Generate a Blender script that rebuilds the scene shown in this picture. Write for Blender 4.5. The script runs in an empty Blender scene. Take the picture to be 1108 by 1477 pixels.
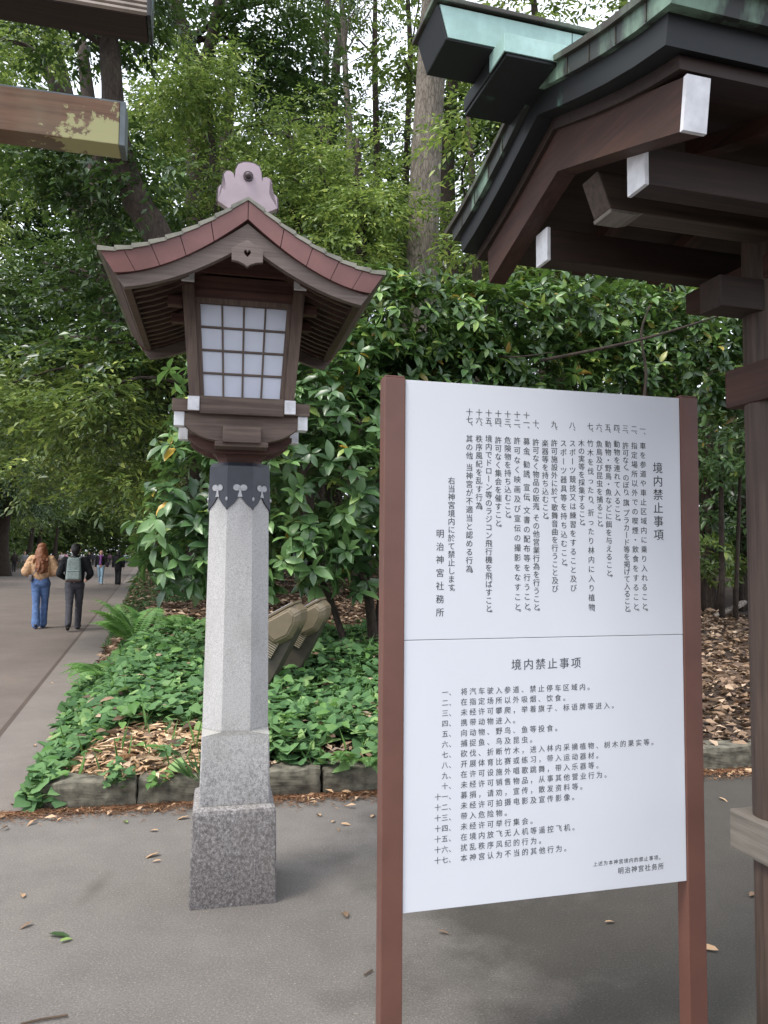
import bpy, bmesh, math, random
import numpy as np
from mathutils import Vector, Matrix, noise as mnoise

R = math.radians
SC = bpy.context.scene
COL = SC.collection

# ------------------------------------------------------------------ camera, sky, sun, exposure
CAM_H, F_PX, PITCH, ROLL = 1.55, 1091.3, R(3.33), R(0.408)
cd = bpy.data.cameras.new('camera')
cd.sensor_fit = 'VERTICAL'
cd.sensor_height = 36.0
cd.lens = 36.0 * F_PX / 1477.0
cd.clip_start, cd.clip_end = 0.05, 1500
cam = bpy.data.objects.new('camera', cd)
COL.objects.link(cam)
cam.matrix_world = Matrix.Translation((0, 0, CAM_H)) @ Matrix.Rotation(R(90) + PITCH, 4, 'X') @ Matrix.Rotation(ROLL, 4, 'Z')
SC.camera = cam

SUN_ELEV, SUN_AZ = R(60), R(232)          # azimuth clockwise from +Y
w = bpy.data.worlds.new('World')
SC.world = w
w.use_nodes = True
nt = w.node_tree
bg = nt.nodes['Background']
sky = nt.nodes.new('ShaderNodeTexSky')
sky.sky_type = 'NISHITA'
sky.sun_disc = False
sky.sun_elevation = SUN_ELEV
sky.sun_rotation = SUN_AZ
sky.air_density = 1.0
sky.dust_density = 5.0
hs = nt.nodes.new('ShaderNodeHueSaturation')
hs.inputs['Saturation'].default_value = 0.38
nt.links.new(sky.outputs[0], hs.inputs['Color'])
tcw = nt.nodes.new('ShaderNodeTexCoord')
cl = nt.nodes.new('ShaderNodeTexNoise')
cl.inputs['Scale'].default_value = 2.6
cl.inputs['Detail'].default_value = 6
nt.links.new(tcw.outputs['Generated'], cl.inputs['Vector'])
cr = nt.nodes.new('ShaderNodeValToRGB')
cr.color_ramp.elements[0].position = .36
cr.color_ramp.elements[1].position = .56
nt.links.new(cl.outputs['Fac'], cr.inputs[0])
cm = nt.nodes.new('ShaderNodeMix')
cm.data_type = 'RGBA'
nt.links.new(cr.outputs[0], cm.inputs[0])
nt.links.new(hs.outputs[0], cm.inputs[6])
cm.inputs[7].default_value = (7.7, 8.2, 9.2, 1)
nt.links.new(cm.outputs[2], bg.inputs['Color'])
bg.inputs['Strength'].default_value = 0.15
sl = bpy.data.lights.new('sun', 'SUN')
sl.energy = 1.5
sl.angle = R(16)
sl.color = (1.0, 0.95, 0.86)
sun = bpy.data.objects.new('sun', sl)
COL.objects.link(sun)
sd = Vector((math.sin(SUN_AZ) * math.cos(SUN_ELEV), math.cos(SUN_AZ) * math.cos(SUN_ELEV), math.sin(SUN_ELEV)))
sun.rotation_euler = (-sd).to_track_quat('-Z', 'Y').to_euler()
sun.location = (0, 0, 40)
SC.view_settings.view_transform = 'Standard'
SC.view_settings.look = 'None'
SC.view_settings.exposure = 0.84
SC.view_settings.gamma = 1.0
SC.cycles.max_bounces = 6
SC.cycles.transparent_max_bounces = 4

rng = np.random.default_rng(7)
random.seed(7)


def ray(px, py):
    x, y = px - 554, py - 738.5
    c, s = math.cos(ROLL), math.sin(ROLL)
    a, b = (c * x + s * y) / F_PX, -(-s * x + c * y) / F_PX
    return np.array([a, math.cos(PITCH) - b * math.sin(PITCH), math.sin(PITCH) + b * math.cos(PITCH)])


def P(px, py, Y):
    """the point of the place seen at a photo position, Y metres ahead"""
    d = ray(px, py)
    return np.array([0, 0, CAM_H]) + d * (Y / d[1])


# ------------------------------------------------------------------ materials
def lin(r, g, b):
    f = lambda c: (c / 255 / 12.92) if c <= 10 else ((c / 255 + .055) / 1.055) ** 2.4
    return (f(r), f(g), f(b), 1)


class NT:
    def __init__(self, name):
        self.m = bpy.data.materials.new(name)
        self.m.use_nodes = True
        self.t = self.m.node_tree
        self.b = self.t.nodes['Principled BSDF']

    def n(self, typ, **kw):
        nd = self.t.nodes.new('ShaderNode' + typ)
        for k, v in kw.items():
            if k.startswith('_'):
                setattr(nd, k[1:], v)
            else:
                nd.inputs[k.replace('_', ' ')].default_value = v
        return nd

    def l(self, a, b):
        self.t.links.new(a, b)

    def coord(self, scale=(1, 1, 1)):
        tc = self.n('TexCoord')
        mp = self.n('Mapping')
        mp.inputs['Scale'].default_value = scale
        self.l(tc.outputs['Object'], mp.inputs['Vector'])
        return mp.outputs[0]

    def noise(self, vec, scale, detail=4, rough=.55):
        nd = self.n('TexNoise', Scale=scale, Detail=detail, Roughness=rough)
        self.l(vec, nd.inputs['Vector'])
        return nd.outputs['Fac']

    def ramp(self, fac, stops):
        nd = self.n('ValToRGB')
        cr = nd.color_ramp
        while len(cr.elements) < len(stops):
            cr.elements.new(.5)
        for e, (p, c) in zip(cr.elements, stops):
            e.position = p
            e.color = c if len(c) == 4 else (*c, 1)
        self.l(fac, nd.inputs[0])
        return nd.outputs[0]

    def mix(self, fac, a, b, mode='MIX'):
        nd = self.n('Mix', _data_type='RGBA', _blend_type=mode)
        for s, v in ((0, fac), (6, a), (7, b)):
            if hasattr(v, 'is_linked') or isinstance(v, bpy.types.NodeSocket):
                self.l(v, nd.inputs[s])
            else:
                nd.inputs[s].default_value = v
        return nd.outputs[2]

    def bump(self, h, strength=.3, dist=.01):
        nd = self.n('Bump', Strength=strength, Distance=dist)
        self.l(h, nd.inputs['Height'])
        self.l(nd.outputs[0], self.b.inputs['Normal'])


def plain(name, col, rough=.6, var=.12, scale=12, bump=.15, metal=0, stretch=(1, 1, 1), spec=.5):
    n = NT(name)
    v = n.coord(stretch)
    f = n.noise(v, scale, 5)
    c0 = tuple(x * (1 - var * 2) for x in col[:3]) + (1,)
    c1 = tuple(min(1, x * (1 + var * 2)) for x in col[:3]) + (1,)
    n.l(n.ramp(f, [(.3, c0), (.7, c1)]), n.b.inputs['Base Color'])
    n.b.inputs['Roughness'].default_value = rough
    n.b.inputs['Metallic'].default_value = metal
    n.b.inputs['Specular IOR Level'].default_value = spec
    if bump:
        n.bump(f, bump, .004)
    return n.m


def wood(name, dark, light, axis=0, rough=.7, patch=None):
    n = NT(name)
    st = [38, 38, 38]
    st[axis] = 1.6
    v = n.coord(tuple(st))
    f = n.noise(v, 1.6, 8, .65)
    big = n.noise(n.coord(), 3.0, 3)
    c = n.ramp(f, [(.3, dark), (.5, tuple((a + b) / 2 for a, b in zip(dark, light))), (.72, light)])
    c = n.mix(n.ramp(big, [(.35, (0, 0, 0, 1)), (.75, (.45, .45, .45, 1))]), c, tuple(x * .55 for x in dark[:3]) + (1,))
    if patch:
        c = patch(n, c)
    n.l(c, n.b.inputs['Base Color'])
    n.b.inputs['Roughness'].default_value = rough
    n.bump(f, .35, .003)
    return n.m


def leafmat(name, stops, rough=.38, trans=.28, tcol=None, spec=.5, young=False):
    n = NT(name)
    g = n.n('NewGeometry')
    c = n.ramp(g.outputs['Random Per Island'], stops)
    if young:  # random young tufts, and highlight and dark-interior contrast put into leaf colour
        f = n.noise(n.coord(), 1.5, 3, .6)
        yg = n.mix(1.0, c, (1.75, 1.62, 1.45, 1), 'MULTIPLY')
        dk = n.mix(1.0, c, (.62, .66, .66, 1), 'MULTIPLY')
        c = n.mix(n.ramp(f, [(.40, (0, 0, 0, 1)), (.60, (1, 1, 1, 1))]), dk, yg)
    n.l(c, n.b.inputs['Base Color'])
    n.b.inputs['Roughness'].default_value = rough
    n.b.inputs['Specular IOR Level'].default_value = spec
    out = n.t.nodes['Material Output']
    tr = n.n('BsdfTranslucent')
    tc = n.mix(.4, c, tcol or (.16, .26, .03, 1))
    n.l(tc, tr.inputs['Color'])
    mx = n.n('MixShader')
    mx.inputs[0].default_value = trans
    n.l(n.b.outputs[0], mx.inputs[1])
    n.l(tr.outputs[0], mx.inputs[2])
    n.l(mx.outputs[0], out.inputs['Surface'])
    return n.m


M = {}
M['white_paint'] = plain('white_paint', (.68, .68, .70), .6, .09, 24, .1)
M['board_white'] = plain('board_white', (.66, .675, .715), .5, .012, 2, 0, spec=.3)
M['board_line'] = plain('board_line', (.18, .18, .19), .6, .05)
M['ink'] = plain('ink', (.045, .047, .05), .6, .05, bump=0)
M['ink_grey'] = plain('ink_grey', (.07, .073, .08), .6, .05, bump=0)
M['sign_brown'] = plain('sign_brown', lin(104, 70, 60), .45, .06, 6, .08)
M['wood_lantern_u'] = wood('wood_lantern_u', lin(72, 57, 49), lin(126, 108, 97), 0)
M['wood_lantern_v'] = wood('wood_lantern_v', lin(72, 57, 49), lin(126, 108, 97), 1)
M['wood_lantern_z'] = wood('wood_lantern_z', lin(72, 56, 47), lin(126, 106, 93), 2)
M['wood_barge'] = wood('wood_barge', lin(88, 75, 69), lin(128, 114, 107), 0)
M['wood_red'] = wood('wood_red', lin(66, 40, 34), lin(104, 72, 62), 0)
M['wood_soffit'] = wood('wood_soffit', lin(58, 40, 33), lin(96, 72, 60), 0)
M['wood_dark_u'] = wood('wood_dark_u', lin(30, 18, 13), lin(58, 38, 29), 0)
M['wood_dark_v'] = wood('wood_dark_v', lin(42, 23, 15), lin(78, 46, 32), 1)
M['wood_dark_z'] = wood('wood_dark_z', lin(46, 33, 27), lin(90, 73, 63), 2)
M['wood_pale_dark'] = wood('wood_pale_dark', lin(46, 36, 30), lin(84, 70, 60), 0)
M['wood_pale'] = wood('wood_pale', lin(92, 85, 77), lin(134, 127, 118), 1)


def lichen(n, c):
    v = n.coord((1, 1, 1))
    sep = n.n('SeparateXYZ')
    n.l(v, sep.inputs[0])
    f = n.noise(v, 16, 6, .7)
    # the lichen grows at the lower part of the beam's end
    mr = n.n('MapRange', From_Min=-.30, From_Max=-.06, To_Min=.02, To_Max=.36)
    n.l(sep.outputs[0], mr.inputs[0])
    mz = n.n('MapRange', From_Min=.06, From_Max=-.06, To_Min=-.1, To_Max=.14)
    n.l(sep.outputs[2], mz.inputs[0])
    a = n.n('Math', _operation='ADD')
    n.l(f, a.inputs[0]); n.l(mr.outputs[0], a.inputs[1])
    a2 = n.n('Math', _operation='ADD')
    n.l(a.outputs[0], a2.inputs[0]); n.l(mz.outputs[0], a2.inputs[1])
    k = n.ramp(a2.outputs[0], [(.80, (0, 0, 0, 1)), (.84, (1, 1, 1, 1))])
    c = n.mix(n.ramp(n.noise(v, 5, 3), [(.4, (0, 0, 0, 1)), (.7, (.5, .5, .5, 1))]), c, lin(128, 122, 100))
    return n.mix(k, c, lin(168, 164, 118))


M['wood_lichen'] = wood('wood_lichen', lin(92, 68, 52), lin(140, 106, 84), 0, .8, lichen)
M['grey_cap'] = plain('grey_cap', lin(92, 98, 100), .45, .1, 20, .1, .3)


def patina(name, base, green, lo, hi, rough=.55, scale=5, streak=(1, 1, .35)):
    n = NT(name)
    v = n.coord(streak)
    f = n.noise(v, scale, 7, .65)
    g = n.noise(n.coord(), 30, 4)
    k = n.ramp(f, [(lo, (0, 0, 0, 1)), (hi, (1, 1, 1, 1))])
    gg = n.ramp(g, [(.3, tuple(x * .8 for x in green[:3]) + (1,)), (.7, green)])
    n.l(n.mix(k, base, gg), n.b.inputs['Base Color'])
    n.b.inputs['Roughness'].default_value = rough
    n.b.inputs['Metallic'].default_value = .15
    n.bump(f, .15, .003)
    return n.m


M['copper_green'] = patina('copper_green', lin(134, 168, 158), lin(176, 208, 200), .32, .55, .5, 2.5)
M['copper_dark'] = patina('copper_dark', lin(24, 27, 29), lin(84, 116, 104), .62, .74)
M['copper_mottle'] = patina('copper_mottle', lin(52, 54, 52), lin(124, 152, 132), .48, .60)
M['copper_lip'] = patina('copper_lip', lin(58, 54, 46), lin(104, 122, 104), .5, .65)
M['copper_red'] = plain('copper_red', lin(110, 74, 70), .42, .10, 6, .1, .25, (1, 1, 1))
M['copper_pink'] = plain('copper_pink', lin(158, 142, 148), .5, .08, 8, .05, .1)
M['copper_rim'] = plain('copper_rim', lin(66, 52, 56), .5, .1)
M['copper_shingle'] = plain('copper_shingle', lin(128, 126, 114), .55, .2, 9, .15, .1)
M['collar_black'] = plain('collar_black', lin(52, 54, 62), .42, .10, 14, .1, .1)
M['glass_frost'] = plain('glass_frost', lin(196, 200, 214), .22, .03, 5, 0)
M['muntin'] = plain('muntin', lin(92, 76, 66), .6, .1)
M['dark_inside'] = plain('dark_inside', lin(30, 24, 20), .8, .1)


def granite(name, stops, k0, z0, gain):
    """speckled stone, weathering dark towards its foot"""
    n = NT(name)
    v = n.coord()
    f = n.noise(v, 230, 2, .8)
    m = n.noise(n.coord((1, 1, .8)), 74, 8, .88)
    sep = n.n('SeparateXYZ')
    n.l(v, sep.inputs[0])
    mr = n.n('MapRange', From_Min=z0 - .25, From_Max=z0 + .25, To_Min=k0 - gain, To_Max=k0 + gain)
    n.l(sep.outputs[2], mr.inputs[0])
    a = n.n('Math', _operation='ADD')
    n.l(m, a.inputs[0]); n.l(mr.outputs[0], a.inputs[1])
    c = n.ramp(a.outputs[0], stops)
    sp = n.ramp(f, [(.36, (.62, .62, .62, 1)), (.62, (1.0, 1.0, 1.0, 1))])
    c = n.mix(1.0, c, sp, 'MULTIPLY')
    big = n.noise(n.coord((1, 1, .4)), 7, 4)
    c = n.mix(n.ramp(big, [(.5, (0, 0, 0, 1)), (.8, (.35, .35, .35, 1))]), c, lin(120, 114, 104))
    mb = n.ramp(sep.outputs[2], [(.425, (0, 0, 0, 1)), (.428, (.5, .5, .5, 1)), (.436, (0, 0, 0, 1)), (.732, (0, 0, 0, 1)), (.738, (.3, .3, .3, 1)), (.756, (.3, .3, .3, 1)), (.762, (0, 0, 0, 1))])
    c = n.mix(mb, c, lin(112, 110, 92))
    n.l(c, n.b.inputs['Base Color'])
    n.b.inputs['Roughness'].default_value = .85
    n.bump(f, .4, .002)
    return n.m


M['granite'] = granite('granite', [(.40, lin(96, 92, 93)), (.51, lin(156, 154, 154)), (.66, lin(200, 198, 196))], .10, .62, .10)
M['granite_base'] = granite('granite_base', [(.40, lin(82, 77, 77)), (.51, lin(124, 119, 118)), (.66, lin(186, 183, 182))], .01, .22, .05)
M['inlay_stone'] = plain('inlay_stone', lin(176, 176, 178), .8, .08, 60, .1)


def asphalt(name, c0, c1, specks=.0, damp_shade=0):
    n = NT(name)
    v = n.coord()
    big = n.noise(v, .9, 5, .6)
    mid = n.noise(v, 6, 6, .65)
    fine = n.noise(v, 330, 2, .8)
    c = n.ramp(big, [(.3, c0), (.7, c1)])
    c = n.mix(n.ramp(mid, [(.4, (0, 0, 0, 1)), (.75, (.35, .35, .35, 1))]), c, tuple(x * .62 for x in c0[:3]) + (1,))
    c = n.mix(n.ramp(fine, [(.35, (.55, .55, .55, 1)), (.65, (0, 0, 0, 1))]), c, tuple(x * .5 for x in c0[:3]) + (1,))
    if specks:
        vo = n.n('TexVoronoi', Scale=62.0, Randomness=1.0)
        n.l(v, vo.inputs['Vector'])
        k = n.ramp(vo.outputs['Distance'], [(.15, (1, 1, 1, 1)), (.21, (0, 0, 0, 1))])
        k2 = n.ramp(vo.outputs['Color'], [(1 - specks, (0, 0, 0, 1)), (1 - specks * .3, (.75, .75, .75, 1))])
        kk = n.n('Mix', _data_type='RGBA', _blend_type='MULTIPLY')
        kk.inputs[0].default_value = 1
        n.l(k, kk.inputs[6]); n.l(k2, kk.inputs[7])
        c = n.mix(kk.outputs[2], c, lin(158, 148, 130))
        ag = n.noise(v, 120, 3, .75)
        c = n.mix(n.ramp(ag, [(.38, (.5, .5, .5, 1)), (.52, (0, 0, 0, 1))]), c, tuple(x * .55 for x in c0[:3]) + (1,))
        c = n.mix(n.ramp(ag, [(.56, (0, 0, 0, 1)), (.70, (.45, .45, .45, 1))]), c, tuple(min(1, x * 1.7) for x in c1[:3]) + (1,))
    if damp_shade:  # damp and moss, plus shade of shelter and trees put into the colour
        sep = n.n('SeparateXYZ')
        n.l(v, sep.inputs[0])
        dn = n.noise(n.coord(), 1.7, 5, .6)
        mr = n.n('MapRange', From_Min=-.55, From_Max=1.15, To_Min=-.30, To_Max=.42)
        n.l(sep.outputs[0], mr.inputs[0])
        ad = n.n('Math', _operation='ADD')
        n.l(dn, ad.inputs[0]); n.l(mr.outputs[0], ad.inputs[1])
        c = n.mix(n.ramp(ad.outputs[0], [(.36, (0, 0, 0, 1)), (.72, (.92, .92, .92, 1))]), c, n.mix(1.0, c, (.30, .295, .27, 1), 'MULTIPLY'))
        # an old oily streak left of the lantern
        mp = n.n('Mapping')
        tc = n.n('TexCoord')
        n.l(tc.outputs['Object'], mp.inputs['Vector'])
        mp.inputs['Location'].default_value = (1.33 * 9, -3.62 * 2.2, 0)
        mp.inputs['Scale'].default_value = (9, 2.2, 0)
        ln = n.n('VectorMath', _operation='LENGTH')
        n.l(mp.outputs[0], ln.inputs[0])
        wob = n.n('Math', _operation='ADD')
        n.l(ln.outputs['Value'], wob.inputs[0]); n.l(mid, wob.inputs[1])
        c = n.mix(n.ramp(wob.outputs[0], [(.5, (.55, .55, .55, 1)), (1.25, (0, 0, 0, 1))]), c, lin(74, 70, 60))
    n.l(c, n.b.inputs['Base Color'])
    n.b.inputs['Roughness'].default_value = .88
    n.bump(fine, .35, .003)
    return n.m


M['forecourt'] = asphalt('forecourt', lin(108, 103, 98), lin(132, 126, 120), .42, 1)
M['path'] = asphalt('path', lin(104, 94, 87), lin(126, 114, 106), .12)
M['gutter'] = asphalt('gutter', lin(118, 110, 104), lin(138, 128, 121), .1)
M['seam'] = asphalt('seam', lin(78, 66, 58), lin(96, 82, 74))


def soilmat():
    n = NT('soil')
    v = n.coord()
    f = n.noise(v, 26, 6, .7)
    vo = n.n('TexVoronoi', Scale=34.0)
    n.l(v, vo.inputs['Vector'])
    c = n.ramp(f, [(.3, lin(34, 26, 20)), (.55, lin(58, 44, 34)), (.75, lin(80, 62, 48))])
    c = n.mix(.45, c, n.ramp(vo.outputs['Color'], [(.2, lin(30, 23, 18)), (.6, lin(58, 44, 34)), (.9, lin(84, 66, 52))]))
    n.l(c, n.b.inputs['Base Color'])
    n.b.inputs['Roughness'].default_value = .95
    n.bump(f, .8, .03)
    return n.m


M['soil'] = soilmat()
M['needles'] = plain('needles', lin(132, 90, 62), .95, .3, 60, .6, 0, (1, 6, 1))
M['kerb'] = plain('kerb', lin(96, 92, 80), .95, .30, 14, 1.0)


def barkmat(name, c0, c1, sc=(1, 1, .25)):
    n = NT(name)
    v = n.coord(sc)
    vo = n.n('TexVoronoi', Scale=22.0, _feature='DISTANCE_TO_EDGE')
    n.l(v, vo.inputs['Vector'])
    f = n.noise(v, 14, 8, .7)
    moss = n.noise(n.coord(), 2.2, 5, .6)
    c = n.ramp(f, [(.3, c0), (.7, c1)])
    c = n.mix(n.ramp(vo.outputs['Distance'], [(.0, (.7, .7, .7, 1)), (.12, (0, 0, 0, 1))]), c, tuple(x * .45 for x in c0[:3]) + (1,))
    c = n.mix(n.ramp(moss, [(.55, (0, 0, 0, 1)), (.8, (.4, .4, .4, 1))]), c, lin(80, 82, 64))
    n.l(c, n.b.inputs['Base Color'])
    n.b.inputs['Roughness'].default_value = .95
    n.bump(f, .7, .03)
    return n.m


M['bark_grey'] = barkmat('bark_grey', lin(92, 84, 76), lin(148, 138, 126))
M['bark_dark'] = barkmat('bark_dark', lin(34, 27, 22), lin(72, 59, 49))
M['twig'] = plain('twig', lin(88, 72, 58), .9, .15)

G = lambda *a: [(p, lin(*c)) for p, c in a]
M['leaf_shrub'] = leafmat('leaf_shrub', G((0, (60, 90, 56)), (.5, (84, 116, 72)), (.93, (104, 138, 86)), (.982, (132, 152, 80)), (.992, (176, 150, 62)), (1, (180, 136, 52))), .36, .24, spec=.7, young=True)
M['leaf_hedge'] = leafmat('leaf_hedge', G((0, (46, 70, 40)), (.5, (66, 96, 52)), (.85, (92, 124, 66)), (.97, (128, 152, 80)), (1, (150, 120, 60))), .36, .28, spec=.65, young=True)
M['leaf_bright'] = leafmat('leaf_bright', G((0, (72, 96, 48)), (.5, (106, 130, 64)), (.9, (138, 156, 82)), (1, (168, 180, 104))), .4, .36, (.22, .32, .08, 1), spec=.6, young=True)
M['leaf_mid'] = leafmat('leaf_mid', G((0, (64, 86, 46)), (.5, (92, 114, 58)), (.9, (120, 140, 74)), (1, (150, 162, 90))), .38, .34, (.22, .30, .06, 1), spec=.6, young=True)
M['leaf_dark'] = leafmat('leaf_dark', G((0, (38, 58, 36)), (.5, (54, 78, 46)), (.9, (72, 98, 58)), (1, (98, 120, 70))), .36, .24, spec=.65, young=True)
M['leaf_far'] = leafmat('leaf_far', G((0, (54, 74, 44)), (.5, (80, 102, 60)), (1, (120, 142, 84))), .5, .38, (.24, .32, .07, 1), young=True)
M['leaf_ivy'] = leafmat('leaf_ivy', G((0, (62, 94, 58)), (.5, (86, 122, 76)), (.9, (110, 146, 92)), (1, (142, 170, 106))), .6, .25, spec=.3)
M['leaf_fern'] = leafmat('leaf_fern', G((0, (80, 124, 62)), (1, (124, 164, 92))), .5, .4)
M['leaf_dry'] = leafmat('leaf_dry', G((0, (62, 48, 38)), (.4, (104, 82, 64)), (.8, (150, 124, 100)), (1, (200, 176, 150))), .7, .1, (.3, .2, .1, 1))
M['leaf_needle'] = leafmat('leaf_needle', G((0, (92, 66, 48)), (.5, (126, 92, 66)), (1, (160, 120, 88))), .8, .05, (.3, .2, .1, 1))
M['leaf_pale'] = leafmat('leaf_pale', G((0, (144, 112, 82)), (.5, (182, 148, 114)), (1, (208, 178, 146))), .7, .1, (.3, .2, .1, 1))
M['leaf_straw'] = leafmat('leaf_straw', G((0, (164, 132, 98)), (.5, (206, 172, 136)), (1, (228, 202, 168))), .7, .1, (.3, .2, .1, 1))
M['leaf_green_fallen'] = leafmat('leaf_green_fallen', G((0, (120, 150, 78)), (1, (150, 176, 100))), .6, .2)
M['floodlight'] = plain('floodlight', lin(112, 100, 80), .5, .07, 10, .06)
M['floodlight_dark'] = plain('floodlight_dark', lin(66, 60, 50), .55, .1, 10, .06)
M['louvre'] = plain('louvre', lin(150, 140, 120), .5, .05)
M['skin'] = plain('skin', lin(206, 160, 136), .55, .04, 10, 0)
M['eye'] = plain('eye', (.01, .01, .01), .3, .02)
M['lip'] = plain('lip', lin(150, 84, 78), .5, .05)


def cloth(key, rgb, rough=.85):
    if key not in M:
        M[key] = plain(key, lin(*rgb), rough, .12, 26, .3)
    return M[key]


# ------------------------------------------------------------------ mesh helpers
def obj(name, bm, mat, parent=None, loc=None, smooth=False):
    me = bpy.data.meshes.new(name)
    bmesh.ops.recalc_face_normals(bm, faces=bm.faces)
    bm.to_mesh(me)
    bm.free()
    if smooth:
        for p in me.polygons:
            p.use_smooth = True
    me.materials.append(M[mat] if isinstance(mat, str) else mat)
    o = bpy.data.objects.new(name, me)
    COL.objects.link(o)
    if parent:
        o.parent = parent
    if loc is not None:
        o.location = loc
    return o


def tag(o, label=None, cat=None, group=None, kind=None):
    if label: o['label'] = label
    if cat: o['category'] = cat
    if group: o['group'] = group
    if kind: o['kind'] = kind
    return o


def thing(name, label, cat, loc=(0, 0, 0), rz=0, group=None):
    o = bpy.data.objects.new(name, None)
    o.empty_display_size = .2
    COL.objects.link(o)
    o.location = loc
    o.rotation_euler = (0, 0, rz)
    return tag(o, label, cat, group)


def nb():
    return bmesh.new()


def box(bm, x0, x1, y0, y1, z0, z1, bev=.004):
    r = bmesh.ops.create_cube(bm, size=1, matrix=Matrix.Translation(((x0 + x1) / 2, (y0 + y1) / 2, (z0 + z1) / 2)) @ Matrix.Diagonal((x1 - x0, y1 - y0, z1 - z0, 1)))
    if bev:
        es = list({e for v in r['verts'] for e in v.link_edges})
        bmesh.ops.bevel(bm, geom=es, offset=bev, segments=2, affect='EDGES', profile=.6)
    return bm


def hexa(bm, lo, hi, bev=0):
    vs = [bm.verts.new(p) for p in list(lo) + list(hi)]
    fs = [(0, 1, 2, 3), (4, 5, 6, 7), (0, 1, 5, 4), (1, 2, 6, 5), (2, 3, 7, 6), (3, 0, 4, 7)]
    for f in fs:
        bm.faces.new([vs[i] for i in f])
    if bev:
        es = list({e for v in vs for e in v.link_edges})
        bmesh.ops.bevel(bm, geom=es, offset=bev, segments=2, affect='EDGES', profile=.6)
    return bm


def prism(bm, poly, axis, a0, a1):
    """poly in the two axes left over (in xyz order), extruded along axis from a0 to a1"""
    def p3(p, a):
        if axis == 0: return (a, p[0], p[1])
        if axis == 1: return (p[0], a, p[1])
        return (p[0], p[1], a)
    A = [bm.verts.new(p3(p, a0)) for p in poly]
    B = [bm.verts.new(p3(p, a1)) for p in poly]
    n = len(poly)
    bm.faces.new(A)
    bm.faces.new(B[::-1])
    for i in range(n):
        bm.faces.new((A[i], A[(i + 1) % n], B[(i + 1) % n], B[i]))
    return bm


def strip(bm, top, bot, axis, a0, a1):
    """a band between two open profiles, extruded along axis (quads, so curved bands stay clean)"""
    def p3(p, a):
        if axis == 0: return (a, p[0], p[1])
        return (p[0], a, p[1])
    T0 = [bm.verts.new(p3(p, a0)) for p in top]; T1 = [bm.verts.new(p3(p, a1)) for p in top]
    B0 = [bm.verts.new(p3(p, a0)) for p in bot]; B1 = [bm.verts.new(p3(p, a1)) for p in bot]
    n = len(top)
    for i in range(n - 1):
        bm.faces.new((T0[i], T0[i + 1], T1[i + 1], T1[i]))
        bm.faces.new((B0[i], B0[i + 1], B1[i + 1], B1[i]))
        bm.faces.new((T0[i], T0[i + 1], B0[i + 1], B0[i]))
        bm.faces.new((T1[i], T1[i + 1], B1[i + 1], B1[i]))
    for i in (0, n - 1):
        bm.faces.new((T0[i], T1[i], B1[i], B0[i]))
    return bm


def tube(bm, pts, rad, n=10, jit=0):
    pts = [Vector(p) for p in pts]
    rings = []
    for i, p in enumerate(pts):
        d = (pts[min(i + 1, len(pts) - 1)] - pts[max(i - 1, 0)]).normalized()
        a = d.orthogonal().normalized() if i == 0 else (a - d * a.dot(d)).normalized()
        b = d.cross(a)
        rr = rad[i] if hasattr(rad, '__len__') else rad
        rings.append([bm.verts.new(p + (a * math.cos(t) + b * math.sin(t)) * rr * (1 + jit * random.uniform(-1, 1)))
                      for t in [2 * math.pi * k / n for k in range(n)]])
    for A, B in zip(rings, rings[1:]):
        for k in range(n):
            bm.faces.new((A[k], A[(k + 1) % n], B[(k + 1) % n], B[k]))
    bm.faces.new(rings[0][::-1])
    bm.faces.new(rings[-1])
    return bm


def smooth_path(pts, rad, sub=4):
    pts = np.array(pts, float); rad = np.array(rad, float)
    if len(rad) != len(pts):
        rad = np.interp(np.linspace(0, 1, len(pts)), np.linspace(0, 1, len(rad)), rad)
    t = np.arange(len(pts)); tt = np.linspace(0, len(pts) - 1, (len(pts) - 1) * sub + 1)
    out = []
    for x in tt:
        i = min(int(x), len(pts) - 2); f = x - i
        p0, p1, p2, p3 = pts[max(i - 1, 0)], pts[i], pts[i + 1], pts[min(i + 2, len(pts) - 1)]
        out.append(.5 * (2 * p1 + (p2 - p0) * f + (2 * p0 - 5 * p1 + 4 * p2 - p3) * f * f + (3 * p1 - p0 - 3 * p2 + p3) * f ** 3))
    return [tuple(p) for p in out], list(np.interp(tt, t, rad))


# ------------------------------------------------------------------ leaves
def nrm(v):
    return v / np.maximum(np.linalg.norm(v, axis=1, keepdims=True), 1e-9)


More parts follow.
